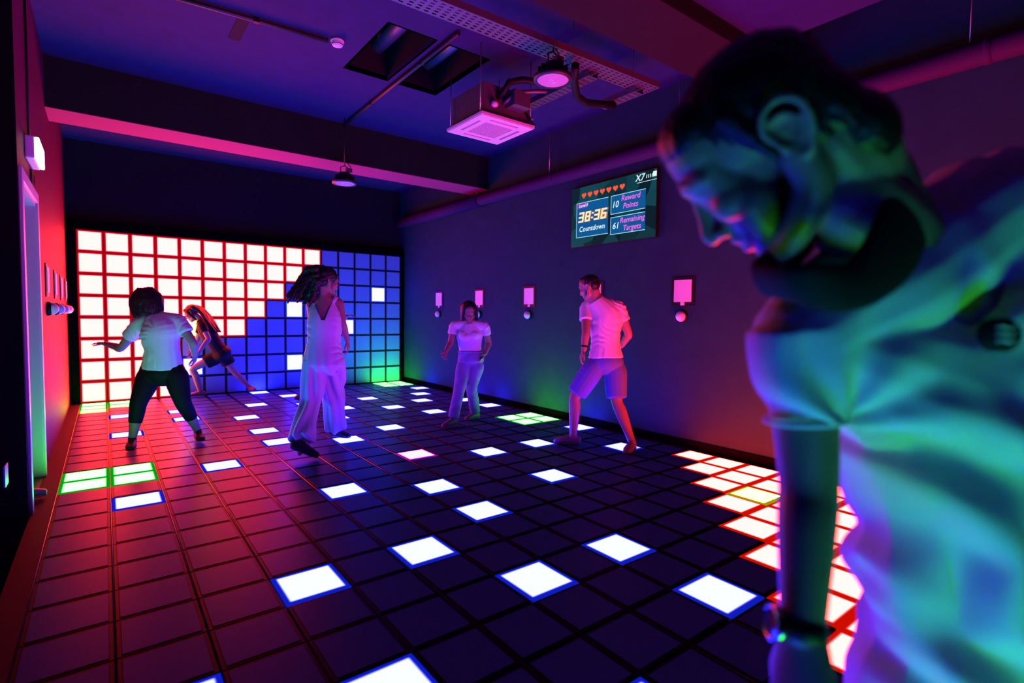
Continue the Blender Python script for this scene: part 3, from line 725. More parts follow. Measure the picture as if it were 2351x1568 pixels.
# ---- head, hand, foot pieces
def frame(fwd, up):
    f = V(fwd).normalized(); u = V(up); u = (u - f*u.dot(f)).normalized(); l = u.cross(f)
    return f, u, l
def head_clay(C_, o, fr, s=1.0, ears=True, fine=False):
    f, u, l = fr; o = V(o)
    p = lambda a, b, c=0.0: o + (f*a + u*b + l*c)*s
    ax = (f, u, l)
    C_.ball(p(0.005, 0.042), (0.094*s, 0.080*s, 0.074*s), ax)
    C_.ball(p(-0.02, 0.03), (0.068*s, 0.072*s, 0.071*s), ax)
    C_.ball(p(0.052, 0.055), (0.055*s, 0.055*s, 0.062*s), ax)
    C_.tube([p(0.066, 0.035), p(0.07, 0.0), p(0.07, -0.04), p(0.076, -0.082)], [(0.060*s, 0.044*s), (0.060*s, 0.038*s), (0.05*s, 0.038*s), (0.032*s, 0.028*s)], side=l)
    for e in (-1, 1):
        C_.tube([p(0.0, -0.02, 0.058*e), p(0.012, -0.062, 0.053*e), p(0.055, -0.09, 0.036*e), p(0.088, -0.1, 0.01*e)], [0.022*s, 0.022*s, 0.02*s, 0.017*s])
        C_.ball(p(0.078, -0.012, 0.040*e), (0.028*s, 0.024*s, 0.024*s), ax)
        C_.tube([p(0.103, 0.034, 0.006*e), p(0.1, 0.037, 0.03*e), p(0.08, 0.03, 0.052*e)], [0.012*s, 0.0105*s, 0.009*s])
        C_.ball(p(0.114, -0.034, 0.012*e), 0.0095*s)
        # lids
        C_.tube([p(0.098, 0.016, 0.014*e), p(0.1, 0.022, 0.031*e), p(0.088, 0.015, 0.046*e)], [0.005*s, 0.006*s, 0.005*s])
        C_.tube([p(0.098, 0.012, 0.016*e), p(0.098, 0.004, 0.031*e), p(0.088, 0.012, 0.045*e)], [0.005*s, 0.006*s, 0.005*s])
        if ears:
            E = lambda a, b, c: p(a-0.004, b, (0.0725+c)*e)
            C_.tube([E(0.012, -0.004, 0.004), E(0.016, 0.016, 0.008), E(0.004, 0.033, 0.014), E(-0.015, 0.034, 0.017), E(-0.027, 0.02, 0.019), E(-0.026, 0.0, 0.017), E(-0.016, -0.018, 0.011), E(-0.004, -0.03, 0.006), E(0.007, -0.026, 0.003)],
                    [0.0042*s, 0.0045*s, 0.0048*s, 0.005*s, 0.005*s, 0.0046*s, 0.0046*s, 0.0062*s, 0.005*s], seg=10)
            C_.tube([E(0.002, 0.022, 0.006), E(-0.012, 0.018, 0.010), E(-0.017, 0.002, 0.010), E(-0.008, -0.016, 0.006)], [0.004*s]*4, seg=10)
            C_.tube([E(0.004, 0.02, -0.002), E(-0.008, 0.004, -0.001), E(-0.002, -0.02, -0.002)], [(0.012*s, 0.005*s), (0.015*s, 0.005*s), (0.009*s, 0.005*s)], side=f)
            C_.ball(E(0.013, -0.006, 0.006), (0.005*s, 0.008*s, 0.005*s), ax)
    # nose, lips, chin
    C_.tube([p(0.106, 0.014), p(0.116, -0.008), p(0.128, -0.026), p(0.1255, -0.034)], [(0.0085*s, 0.010*s), (0.009*s, 0.011*s), (0.0115*s, 0.011*s), (0.011*s, 0.009*s)], side=l)
    C_.ball(p(0.1265, -0.030), 0.0125*s)
    C_.tube([p(0.098, -0.058, -0.024), p(0.1085, -0.0535, -0.008), p(0.1105, -0.0545, 0), p(0.1085, -0.0535, 0.008), p(0.098, -0.058, 0.024)], [0.004*s, 0.0065*s, 0.0068*s, 0.0065*s, 0.004*s])
    C_.tube([p(0.098, -0.062, -0.022), p(0.1055, -0.0705, -0.008), p(0.107, -0.0715, 0), p(0.1055, -0.0705, 0.008), p(0.098, -0.062, 0.022)], [0.004*s, 0.0068*s, 0.0074*s, 0.0068*s, 0.004*s])
    C_.ball(p(0.092, -0.047), (0.017*s, 0.02*s, 0.026*s), ax)
    C_.ball(p(0.088, -0.093), (0.021*s, 0.017*s, 0.022*s), ax)
    return p

def hand_clay(C_, wr, tip, palm_n, e, s=1.0, curl=0.5, spread=0.1, thumb=0.8, ts=0.6):
    """e = +1/-1 puts the thumb on one or the other side"""
    wr = V(wr); d = (V(tip)-wr).normalized(); n = V(palm_n); n = (n - d*n.dot(d)).normalized(); sd = d.cross(n)*e
    C_.tube([wr - d*0.01, wr + d*0.03*s, wr + d*0.062*s, wr + d*0.088*s], [(0.026*s, 0.019*s), (0.034*s, 0.016*s), (0.040*s, 0.0145*s), (0.038*s, 0.012*s)], side=sd)
    L = (0.068, 0.077, 0.071, 0.056)
    for k in range(4):
        off = (1.5-k)*0.0205*s
        b = wr + d*(0.086 - abs(k-1.2)*0.003)*s + sd*off
        dd = (d + sd*(1.5-k)*spread).normalized(); pts = [b - dd*0.012*s, b]
        a = 0.0; c = b
        for j, fr_ in enumerate((0.45, 0.31, 0.24)):
            a += curl*(0.75 if j == 0 else 1.0)
            c = c + (dd*math.cos(a) + n*math.sin(a))*L[k]*fr_*s; pts.append(c)
        C_.tube(pts, [0.0085*s, 0.0086*s, 0.0078*s, 0.007*s, 0.006*s], seg=10, sub=3)
    b = wr + d*0.022*s + sd*0.026*s
    t1 = b + (d*0.55 + sd*ts + n*0.35*thumb).normalized()*0.038*s
    t2 = t1 + (d*0.85 + sd*ts*0.4 + n*0.4*thumb).normalized()*0.03*s
    t3 = t2 + (d*0.95 + n*0.45*thumb).normalized()*0.024*s
    C_.tube([b - sd*0.008*s, t1, t2, t3], [0.013*s, 0.0105*s, 0.009*s, 0.0072*s], seg=10, sub=3)

def shoe(root, o, an, toe, name='shoe', m='shoe_dark', sole='sole_pale', s=1.0, up=None):
    """upper + sole; an = ankle joint, toe = tip of the toes near the ground"""
    an = V(an); toe = V(toe)
    upv = V(up) if up is not None else V((0, 0, 1))
    d = toe - an; d = d - upv*d.dot(upv)
    if d.length < 0.02: d = V((0.1, 0, 0))
    d.normalize(); sd = d.cross(upv)
    base = an - upv*0.075*s
    c = Clay(o)
    hl = base - d*0.055*s; tp = base + d*0.175*s
    c.tube([hl + upv*0.04*s, base + upv*0.045*s, base + d*0.07*s + upv*0.04*s, base + d*0.13*s + upv*0.032*s, tp + upv*0.026*s], [(0.032*s, 0.036*s), (0.036*s, 0.042*s), (0.041*s, 0.036*s), (0.044*s, 0.027*s), (0.034*s, 0.02*s)], side=sd)
    c.tube([base + upv*0.05*s, an + upv*0.015*s], [(0.037*s, 0.05*s), (0.036*s, 0.042*s)], side=sd, cap=0.3)
    sh = c.skin(name, m, root, 0.006, 3)
    c = Clay(o)
    c.tube([hl - d*0.004*s + upv*0.012*s, base + upv*0.01*s, base + d*0.07*s + upv*0.01*s, base + d*0.13*s + upv*0.01*s, tp + d*0.006*s + upv*0.012*s], [(0.034*s, 0.012*s), (0.038*s, 0.012*s), (0.042*s, 0.012*s), (0.046*s, 0.012*s), (0.036*s, 0.011*s)], side=sd)
    sl = c.skin('sole', sole, sh, 0.006, 2)
    c = Clay(o)
    for k in range(4):
        q = base + d*(0.055+k*0.02)*s + upv*(0.078-k*0.007)*s
        c.tube([q - sd*0.022*s, q + upv*0.006*s, q + sd*0.022*s], [0.0045*s]*3, seg=8)
    c.skin('laces', sole, sh, 0.004, 1)
    return sh

mat('skin_fair', (0.34, 0.22, 0.17), 0.5, 0.4, bump=0.04, bscale=160, var=0.05, vscale=14)
mat('skin_tan', (0.27, 0.16, 0.115), 0.5, 0.4, bump=0.04, bscale=160, var=0.05, vscale=14)
mat('hair_black', (0.004, 0.0035, 0.0035), 0.45, 0.4, bump=0.3, bscale=120)
mat('hair_brown', (0.012, 0.006, 0.004), 0.45, 0.4, bump=0.3, bscale=120)
mat('hair_auburn', (0.03, 0.008, 0.004), 0.45, 0.4, bump=0.3, bscale=120)
mat('shoe_dark', (0.012, 0.012, 0.014), 0.6, bump=0.1, bscale=150)
mat('shoe_grey', (0.13, 0.13, 0.15), 0.6, bump=0.1, bscale=150)
mat('shoe_pink', (0.2, 0.15, 0.15), 0.6, bump=0.1, bscale=150)
mat('sole_pale', (0.16, 0.16, 0.16), 0.6)
mat('sole_dark', (0.02, 0.02, 0.02), 0.7)
mat('tee_white', (0.66, 0.64, 0.68), 0.85, 0.2, bump=0.15, bscale=320, sheen=0.1)
mat('tee_grey', (0.6, 0.56, 0.6), 0.85, 0.2, bump=0.15, bscale=320)
mat('leggings', (0.005, 0.005, 0.006), 0.7, 0.2)
mat('dark_cloth', (0.007, 0.006, 0.010), 0.8, 0.2, bump=0.1, bscale=300)
mat('shorts_blue', (0.11, 0.13, 0.42), 0.85, 0.2, bump=0.2, bscale=300)
mat('denim', (0.2, 0.24, 0.4), 0.85, 0.2, bump=0.25, bscale=420, var=0.25, vscale=9)
mat('eye_white', (0.5, 0.5, 0.5), 0.2)
mat('eye_dark', (0.01, 0.008, 0.006), 0.1)
mat('watch_metal', (0.35, 0.35, 0.36), 0.2, 0.5, 1.0)
mat('glass_dark', (0.02, 0.02, 0.025), 0.08, 0.6)

def jumpsuit_mat():
    m = mat('jumpsuit', (0.52, 0.52, 0.6), 0.8, 0.2, bump=0.2, bscale=260)
    return m
jumpsuit_mat()

def body(root, j, side, fwd_head, up_head, skin, k=1.0, bulk=1.0, female=True, palms=None, curl=(0.4, 0.4), head_s=0.95, hair_fn=None, ears=True, eyes=True, voxel=0.0058):
    """one continuous figure: head, neck, trunk, limbs, hands"""
    o = root.location
    c = Clay(o); fr = frame(fwd_head, up_head); f, u, l = fr
    sd = V(side).normalized()
    sL, sR, hL, hR = V(j['sL']), V(j['sR']), V(j['hL']), V(j['hR'])
    pel, wai, che, nec = V(j['pelvis']), V(j['waist']), V(j['chest']), V(j['neck'])
    b = bulk
    c.tube([pel - (wai-pel)*0.25, pel, wai, che, nec], [(0.13*b, 0.09*b), (0.15*b, 0.105*b), (0.12*b, 0.088*b), (0.142*b, 0.098*b), (0.08*b, 0.056*b)], side=sd)
    c.tube([sL, nec*0.5+(sL+sR)*0.25, sR], [0.052*k*b, 0.06*k*b, 0.052*k*b])
    hc = V(j['head'])
    ear = hc - f*0.0 - u*0.012
    head_clay(c, ear, fr, head_s, ears)
    c.tube([nec - (hc-nec)*0.1, ear - f*0.025*head_s - u*0.05*head_s], [0.058*k, 0.05*k] if not female else [0.05*k, 0.045*k])
    for e in 'LR':
        S, E, W, Tt = V(j['s'+e]), V(j['e'+e]), V(j['w'+e]), V(j['t'+e])
        H, K, A = V(j['h'+e]), V(j['k'+e]), V(j['a'+e])
        c.tube([S, S.lerp(E, 0.45), E, E.lerp(W, 0.3), W], [0.05*k*b, 0.046*k*b, 0.038*k, 0.038*k, 0.026*k])
        pn = (palms or {}).get(e)
        if pn is None: pn = sd*(1 if e == 'L' else -1)
        hand_clay(c, W, Tt, pn, 1 if e == 'L' else -1, k*0.95, curl[0 if e == 'L' else 1])
        c.tube([H, H.lerp(K, 0.3), K, K.lerp(A, 0.3), A.lerp(K, 0.12), A], [0.088*k*b, 0.083*k*b, 0.054*k*b, 0.056*k*b, 0.037*k, 0.036*k])
        toe = V(j['to'+e]); dv = (toe-A); 
        c.tube([A, A.lerp(toe, 0.35) - V((0, 0, 0.022)), A.lerp(toe, 0.6) - V((0, 0, 0.012))], [0.033*k, 0.026*k, 0.018*k])
    bd = c.skin('body', skin, root, voxel, 4)
    p = lambda a, bb, cc=0.0: ear + (f*a + u*bb + l*cc)*head_s
    if eyes:
        for e in (-1, 1):
            q = Clay(o); q.ball(p(0.087, 0.013, 0.031*e), 0.0125*head_s); ey = q.skin('eye', 'eye_white', bd, 0.003, 1)
            q = Clay(o); q.ball(p(0.0955, 0.0125, 0.031*e), (0.0045*head_s, 0.0055*head_s, 0.0055*head_s), (f, u, l)); q.skin('iris', 'eye_dark', ey, 0.0022, 0)
    return fr, p, bd

def garment_top(root, j, side, m, b=1.0, k=1.0, sleeve=0.55, hem=None, name='t_shirt', amp=0.006, neck_r=0.075, seed=0.0, flare=1.0, sleeves=True, bust=None):
    o = root.location; sd = V(side).normalized(); c = Clay(o)
    pel, wai, che, nec = V(j['pelvis']), V(j['waist']), V(j['chest']), V(j['neck'])
    hemp = pel.lerp(wai, 0.2) if hem is None else hem
    c.tube([hemp, wai, wai.lerp(che, 0.5), che, nec + (che-nec)*0.12], [(0.172*b*flare, 0.128*b*flare), (0.142*b, 0.112*b), (0.152*b, 0.118*b), (0.166*b, 0.121*b), (neck_r+0.015, neck_r)], side=sd, cap=0.12)
    sL, sR = V(j['sL']), V(j['sR'])
    c.tube([sL, nec*0.42+(sL+sR)*0.29, sR], [0.062*k*b, 0.066*k*b, 0.062*k*b])
    if bust:
        for q in bust: c.ball(*q)
    if sleeves:
        for e in 'LR':
            S, E = V(j['s'+e]), V(j['e'+e])
            c.tube([S, S.lerp(E, sleeve*0.6), S.lerp(E, sleeve)], [0.064*k*b, 0.062*k*b, 0.064*k*b], cap=0.12)
    return c.skin(name, m, root, 0.006, 3, folds(amp, (che-pel)+sd*0.25, 46, seed, 4.0))

def garment_legs(root, j, side, m, b=1.0, k=1.0, end=1.0, r_end=0.05, name='trousers', amp=0.004, seed=0.0, r_knee=0.066, r_hip=0.1, cap=0.15, waist_up=0.35, crotch=0.55, pb=1.0):
    o = root.location; sd = V(side).normalized(); c = Clay(o)
    pel, wai = V(j['pelvis']), V(j['waist'])
    c.tube([pel - (wai-pel)*crotch, pel - (wai-pel)*crotch*0.5, pel, pel.lerp(wai, waist_up)], [(0.10*b, 0.085*b), (0.158*b*pb, 0.12*b), (0.172*b*pb, 0.13*b), (0.15*b*pb, 0.115*b)], side=sd, cap=0.3)
    for e in 'LR':
        H, K, A = V(j['h'+e]), V(j['k'+e]), V(j['a'+e])
        H0 = H.lerp(pel, 0.45) + (wai-pel)*0.12; pts = [H0, H.lerp(K, 0.12), H.lerp(K, 0.4), K]; rr = [r_hip*0.86*k*b, r_hip*k*b, r_hip*0.95*k*b, r_knee*k*b]
        if end <= 0.5:
            pts = [H0, H.lerp(K, min(0.12, end*0.5)), H.lerp(K, end), H.lerp(K, end*2)]; rr = [r_hip*0.86*k*b, r_hip*k*b, r_hip*0.98*k*b, r_end]
        else:
            t = (end-0.5)*2
            pts += [K.lerp(A, t*0.5), K.lerp(A, t)]; rr += [(r_knee*k*b+r_end)/2*1.02, r_end]
        c.tube(pts, rr, cap=cap)
    return c.skin(name, m, root, 0.006, 8, folds(amp, (0.2, 0, 1), 42, seed, 4.0) if amp else None)

def lock(c, pts, r0, r1, flat=1.6):
    n = len(pts); c.tube(pts, [((r0+(r1-r0)*i/(n-1))*flat, r0+(r1-r0)*i/(n-1)) for i in range(n)], seg=10)

def cR(a, b_, d=0.0): return CR*a + CU*b_ + CF*d   # offsets given across, up and away in the room as photographed

# ---------------------------------------------------------------- woman in white t-shirt and black capri leggings
j = J['A']
root = empty('person', (0.72, -3.3, 0.0), 'woman in white t-shirt and black capri leggings, legs apart, back turned', 'person', 'people playing on the light floor')
side = V(j['sR']) - V(j['sL'])
fr, p, bd = body(root, j, side, -CR*0.35 + CF*0.9 - V((0, 0, 0.25)), V((0, 0, 1)) - CR*0.12, 'skin_fair', 0.98, 1.08, palms={'L': V((0, 0, -1)), 'R': -CR}, curl=(0.25, 0.4), head_s=0.95)
garment_top(root, j, side, 'tee_white', 1.1, 1.02, 0.52, name='t_shirt', amp=0.009, seed=1.0, hem=V(j['pelvis']).lerp(V(j['waist']), 0.12))
garment_legs(root, j, side, 'leggings', 1.06, 1.04, 0.78, 0.056, 'leggings', 0.0, r_knee=0.068, r_hip=0.096, crotch=0.62, pb=1.14)
c = Clay(root.location); f, u, l = fr
c.ball(p(-0.012, 0.05), (0.115, 0.102, 0.108), (f, u, l)); c.ball(p(-0.045, -0.005), (0.09, 0.1, 0.112), (f, u, l))
for k in range(15):
    a = math.pi*(0.06+0.88*k/14); sn, cs = math.sin(a), math.cos(a)
    lock(c, [p(-0.02, 0.125, 0.04*cs), p(0.02-0.11*sn, 0.06, 0.108*cs), p(0.02-0.125*sn, -0.04, 0.122*cs), p(0.02-0.105*sn, -0.125-0.012*(k % 3), 0.112*cs)], 0.032, 0.014)
c.skin('hair', 'hair_brown', root, 0.006, 3, strands(0.006, 70, u))
for e, mm in (('L', 'shoe_dark'), ('R', 'shoe_dark')): shoe(root, root.location, j['a'+e], j['to'+e], 'shoe', mm, 'sole_dark', 0.98)

# ---------------------------------------------------------------- long-haired woman lunging at the light wall
j = J['B']
root = empty('person', (1.65, -0.25, 0.0), 'long-haired woman in dark top and shorts lunging forward at the light wall', 'person', 'people playing on the light floor')
side = V(j['sR']) - V(j['sL'])
fr, p, bd = body(root, j, side, -CR*0.85 - V((0, 0, 0.5)), V((0, 0, 0.85)) - CR*0.5, 'skin_fair', 0.94, 0.92, palms={'L': -CR, 'R': -CR}, head_s=0.92)
garment_top(root, j, side, 'dark_cloth', 0.95, 0.95, 0.5, name='top', amp=0.006, seed=5.0, hem=V(j['pelvis']) - (V(j['waist'])-V(j['pelvis']))*0.25)
garment_legs(root, j, side, 'dark_cloth', 1.06, 1.0, 0.24, 0.1, 'shorts', 0.003, crotch=0.6)
c = Clay(root.location); f, u, l = fr
c.ball(p(-0.012, 0.046), (0.1, 0.088, 0.084), (f, u, l))
hd = V(j['head']); ch = V(j['chest']); wa = V(j['waist'])
for k in range(9):
    t = (k-4)/4
    lock(c, [p(-0.03, 0.1, 0.05*t), p(-0.10, 0.05, 0.075*t), V(j['neck']) + CR*0.06 + V((0, 0, 0.10)) + l*0.08*t, ch + V((0, 0, 0.13)) + CR*0.07 + l*0.09*t, ch.lerp(wa, 0.6) + V((0, 0, 0.12)) + CR*(0.07+0.02*(k % 3)) + l*0.08*t], 0.026, 0.008)
for t in (-1, 1): lock(c, [p(0.05, 0.09, 0.05*t), p(0.02, 0.02, 0.084*t), p(-0.01, -0.07, 0.086*t), p(-0.03, -0.14, 0.08*t)], 0.02, 0.01)
c.skin('hair', 'hair_auburn', root, 0.006, 3, strands(0.007, 70, (ch-hd)))
for e in 'LR': shoe(root, root.location, j['a'+e], j['to'+e], 'shoe', 'shoe_pink', 'sole_pale', 0.92, up=(V((0, 0, 1)) if e == 'L' else V((-0.45, 0, 0.9))))

# ---------------------------------------------------------------- woman in jumpsuit
j = J['C']
root = empty('person', (1.92, -4.38, 0.0), 'woman with long flying hair striding away in a pale wide-leg jumpsuit', 'person', 'people playing on the light floor')
side = V(j['sR']) - V(j['sL'])
fr, p, bd = body(root, j, side, CF*0.75 + CR*0.65 - V((0, 0, 0.25)), V((0, 0, 1)), 'skin_tan', 1.0, 0.96, palms={'L': V((0, 0, -1)), 'R': -CR}, head_s=0.96)
c = Clay(root.location); sd = side.normalized(); bk = -CF
pel, wai, che, nec = V(j['pelvis']), V(j['waist']), V(j['chest']), V(j['neck'])
c.tube([pel - (wai-pel)*0.6, pel - (wai-pel)*0.25, pel, wai, che, che.lerp(nec, 0.8)], [(0.11, 0.1), (0.176, 0.146), (0.19, 0.152), (0.152, 0.122), (0.156, 0.116), (0.092, 0.066)], side=sd, cap=0.2)
sLm, sRm = V(j['sL']).lerp(nec, 0.3), V(j['sR']).lerp(nec, 0.3)
c.tube([sLm, nec*0.42+(sLm+sRm)*0.29, sRm], [0.058, 0.06, 0.058])
def v_back(q):
    d = q - che; x = d.dot(sd); h_ = d.z + 0.015
    return d.dot(CF) < -0.02 and h_ > 0 and abs(x + 0.005) < 0.016 + h_*0.42
for e in 'LR':
    H, K, A = V(j['h'+e]), V(j['k'+e]), V(j['a'+e])
    c.tube([H + V((0, 0, 0.05)), H.lerp(K, 0.5), K, K.lerp(A, 0.5), K.lerp(A, 0.92)], [0.108, 0.106, 0.098, 0.1, 0.108], cap=0.1)
def js_disp(co, no):
    a_ = folds(0.010, (0, 0, 1), 60, 3.0)(co, no)
    low = np.clip((0.95-co[:, 2])/0.3, 0, 1)
    ang = co@np.array(CR)*75 + np.array([noise.noise(V((q[0]*3, q[1]*3, q[2]*2)))*5 for q in co])
    return a_*(1-low) + low*0.012*(np.sin(ang))
c.skin('jumpsuit', 'jumpsuit', root, 0.006, 4, js_disp, v_back)
c = Clay(root.location); f, u, l = fr
c.ball(p(-0.012, 0.05), (0.104, 0.092, 0.09), (f, u, l)); c.ball(p(-0.05, 0.0), (0.068, 0.08, 0.075), (f, u, l))
hd = p(-0.03, 0.03); rnd = random.Random(4)
for k in range(34):
    t = k/33
    st = hd + CU*(0.085-0.13*t) - CF*rnd.uniform(-0.06, 0.085) - CR*(0.02+0.03*rnd.random())
    en = hd + CR*(-0.375+0.27*t+rnd.uniform(-0.03, 0.03)) + CU*(-0.20-0.075*t+rnd.uniform(-0.025, 0.025)) - CF*rnd.uniform(-0.07, 0.1)
    m1 = st.lerp(en, 0.33) + CU*(0.085*(1-t)) - CR*0.015; m2 = st.lerp(en, 0.68) + CU*(0.06*(1-t))
    lock(c, [st, m1, m2, en], 0.032, 0.008, 1.3)
c.skin('hair', 'hair_black', root, 0.006, 3, strands(0.007, 75, -CR*0.9 - CU*0.4))
def glasses(root, p, fr, s=0.95, m='black_plastic'):
    f, u, l = fr; o = root.location
    def fn(bm):
        for e in (-1, 1):
            polytube(bm, [p(0.108, 0.010, 0.031*e) - o + (l*0.022*math.cos(t*math.pi/8) + u*0.018*math.sin(t*math.pi/8)) for t in range(16)], 0.002, 6, True)
            polytube(bm, [p(0.107, 0.018, 0.053*e) - o, p(0.06, 0.02, 0.072*e) - o, p(0.0, 0.018, 0.078*e) - o, p(-0.02, 0.008, 0.076*e) - o], 0.002, 6)
        polytube(bm, [p(0.108, 0.014, -0.009) - o, p(0.113, 0.018, 0.0) - o, p(0.108, 0.014, 0.009) - o], 0.002, 6)
    g = obj('glasses', fn, m, root)
    return g
glasses(root, p, fr, m='watch_metal')
for e in 'LR': shoe(root, root.location, j['a'+e], j['to'+e], 'shoe', 'shoe_dark', 'sole_pale' if e == 'R' else 'sole_dark', 0.98, up=(V((0, 0, 1)) if e == 'R' else (V((0, 0, 1)) + CF*0.9 + CR*0.25).normalized()))

# ---------------------------------------------------------------- person mostly hidden behind her
j = J['D']
root = empty('person', (2.73, -1.85, 0.0), 'person in dark clothes mostly hidden behind the woman in the jumpsuit', 'person', 'people playing on the light floor')
side = V(j['sR']) - V(j['sL'])
fr, p, bd = body(root, j, side, CR*0.8 + CF*0.4, V((0, 0, 1)), 'skin_fair', 0.95, 0.9, palms={'L': -CR, 'R': -CU}, head_s=0.92)
garment_top(root, j, side, 'dark_cloth', 0.85, 0.95, 0.5, name='top', amp=0.004, seed=7.0)
garment_legs(root, j, side, 'dark_cloth', 0.9, 0.95, 0.95, 0.06, 'trousers', 0.003)
c = Clay(root.location); f, u, l = fr
c.ball(p(-0.014, 0.05), (0.098, 0.086, 0.082), (f, u, l)); c.ball(p(-0.045, -0.01), (0.06, 0.08, 0.07), (f, u, l))
c.skin('hair', 'hair_black', root, 0.007, 3, strands(0.005, 70, u))
for e in 'LR': shoe(root, root.location, j['a'+e], j['to'+e], 'shoe', 'shoe_dark', 'sole_dark', 0.95, up=(V((0, 0, 1)) + CR*0.5).normalized() if e == 'L' else None)

# ---------------------------------------------------------------- woman in jeans facing the camera
j = J['E']
root = empty('person', (3.75, -4.1, 0.0), 'woman with glasses in pale t-shirt and jeans, facing the camera and looking down', 'person', 'people playing on the light floor')
side = V(j['sL']) - V(j['sR'])
jj = dict(j)
fr, p, bd = body(root, j, side, -CF*0.9 + CR*0.18 - V((0, 0, 0.42)), V((0, 0, 1)) - CF*0.4, 'skin_tan', 0.93, 0.92, palms={'L': -CF + CR*0.8, 'R': -CR - CF*0.3}, curl=(0.5, 0.35), head_s=0.95)
che = V(j['chest'])
garment_top(root, j, side, 'tee_white', 0.93, 0.95, 0.48, name='t_shirt', amp=0.007, seed=11.0, hem=V(j['pelvis']).lerp(V(j['waist']), 0.75), flare=0.84,
            bust=[(che - CF*0.062 + CR*0.06 - CU*0.01, (0.07, 0.06, 0.062)), (che - CF*0.062 - CR*0.06 - CU*0.01, (0.07, 0.06, 0.062)), (che - CF*0.06 - CU*0.03, (0.1, 0.06, 0.06))])
garment_legs(root, j, side, 'denim', 0.93, 0.96, 0.97, 0.062, 'jeans', 0.006, 13.0, r_knee=0.075, waist_up=0.8)
obj('waistband', lambda bm: polytube(bm, [V(j['pelvis']).lerp(V(j['waist']), 0.78) - root.location + side.normalized()*0.138*math.cos(t*math.pi/12) + CF*0.107*math.sin(t*math.pi/12) for t in range(24)], 0.012, 8, True), 'denim', root)
c = Clay(root.location); f, u, l = fr
c.ball(p(-0.02, 0.052), (0.098, 0.09, 0.087), (f, u, l)); c.ball(p(-0.05, 0.0), (0.065, 0.085, 0.085), (f, u, l))
for e in (-1, 1):
    for k in range(4):
        lock(c, [p(0.05-0.035*k, 0.115, 0.012*e), p(0.055-0.04*k, 0.075, 0.068*e), p(0.045-0.035*k, 0.0, 0.088*e), p(0.04-0.03*k, -0.08, 0.09*e), p(0.03-0.03*k, -0.155, 0.085*e)], 0.02, 0.012)
for k in range(5): lock(c, [p(-0.09, 0.06, 0.035*(k-2)), p(-0.105, -0.03, 0.038*(k-2)), p(-0.09, -0.15, 0.038*(k-2))], 0.024, 0.014)
c.skin('hair', 'hair_black', root, 0.006, 3, strands(0.005, 80, u))
glasses(root, p, fr)
for e in 'LR': shoe(root, root.location, j['a'+e], j['to'+e], 'shoe', 'shoe_grey', 'sole_pale', 0.92)

# ---------------------------------------------------------------- man in t-shirt and shorts
j = J['F']
root = empty('person', (4.2, -5.82, 0.0), 'man in pale t-shirt and blue shorts by the screen wall, back turned', 'person', 'people playing on the light floor')
side = V(j['sR']) - V(j['sL'])
fr, p, bd = body(root, j, side, CF*0.6 - CR*0.8 - V((0, 0, 0.3)), V((0, 0, 1)) - CR*0.15, 'skin_tan', 1.04, 1.0, female=False, palms={'L': CR, 'R': -CR}, curl=(0.45, 0.5), head_s=1.0)
garment_top(root, j, side, 'tee_grey', 1.0, 1.05, 0.5, name='t_shirt', amp=0.008, seed=17.0, hem=V(j['pelvis']).lerp(V(j['waist']), 0.25))
garment_legs(root, j, side, 'shorts_blue', 1.02, 1.0, 0.46, 0.1, 'shorts', 0.007, 19.0, r_hip=0.11)
c = Clay(root.location); f, u, l = fr
c.ball(p(-0.008, 0.054), (0.098, 0.08, 0.079), (f, u, l)); c.ball(p(-0.045, 0.015), (0.056, 0.06, 0.068), (f, u, l)); c.ball(p(0.045, 0.085), (0.052, 0.04, 0.056), (f, u, l))
c.skin('hair', 'hair_black', root, 0.005, 3, strands(0.003, 120, u))
W, T2 = V(j['wL']), V(j['tL']); dv = (V(j['eL'])-W).normalized(); q = W + dv*0.03
obj('wristband', lambda bm: polytube(bm, [q - root.location + (dv.orthogonal().normalized()*math.cos(t*math.pi/8) + dv.cross(dv.orthogonal().normalized())*math.sin(t*math.pi/8))*0.031 for t in range(16)], 0.009, 8, True), 'black_plastic', root)
for e in 'LR': shoe(root, root.location, j['a'+e], j['to'+e], 'shoe', 'shoe_pink', 'sole_pale', 1.02)

# ---------------------------------------------------------------- man in the foreground
j = J['G']
root = empty('person', (1.22, -9.15, 0.0), 'man close to the camera in pale polo shirt with black collar, head bowed', 'person', 'people playing on the light floor')
o = root.location
fr = frame((-0.2328, 0.6761, -0.6991), (-0.544, 0.5053, 0.6699))
f, u, l = fr
c = Clay(o); ear = V((0.9552, -9.0735, 1.508)); HS = 1.02
p = head_clay(c, ear, fr, HS, True, True)
c.ball(p(0.098, 0.032), (0.016, 0.02, 0.03), (f, u, l))
c.tube([p(-0.03, 0.0), p(-0.035, -0.06), V(j['neck']), V(j['neckb']), V(j['chest'])], [(0.066, 0.066), 0.062, 0.062, 0.066, 0.09])
c.tube([p(0.03, -0.075), p(0.0, -0.11), V(j['neckb'])], [0.034, 0.055, 0.068])
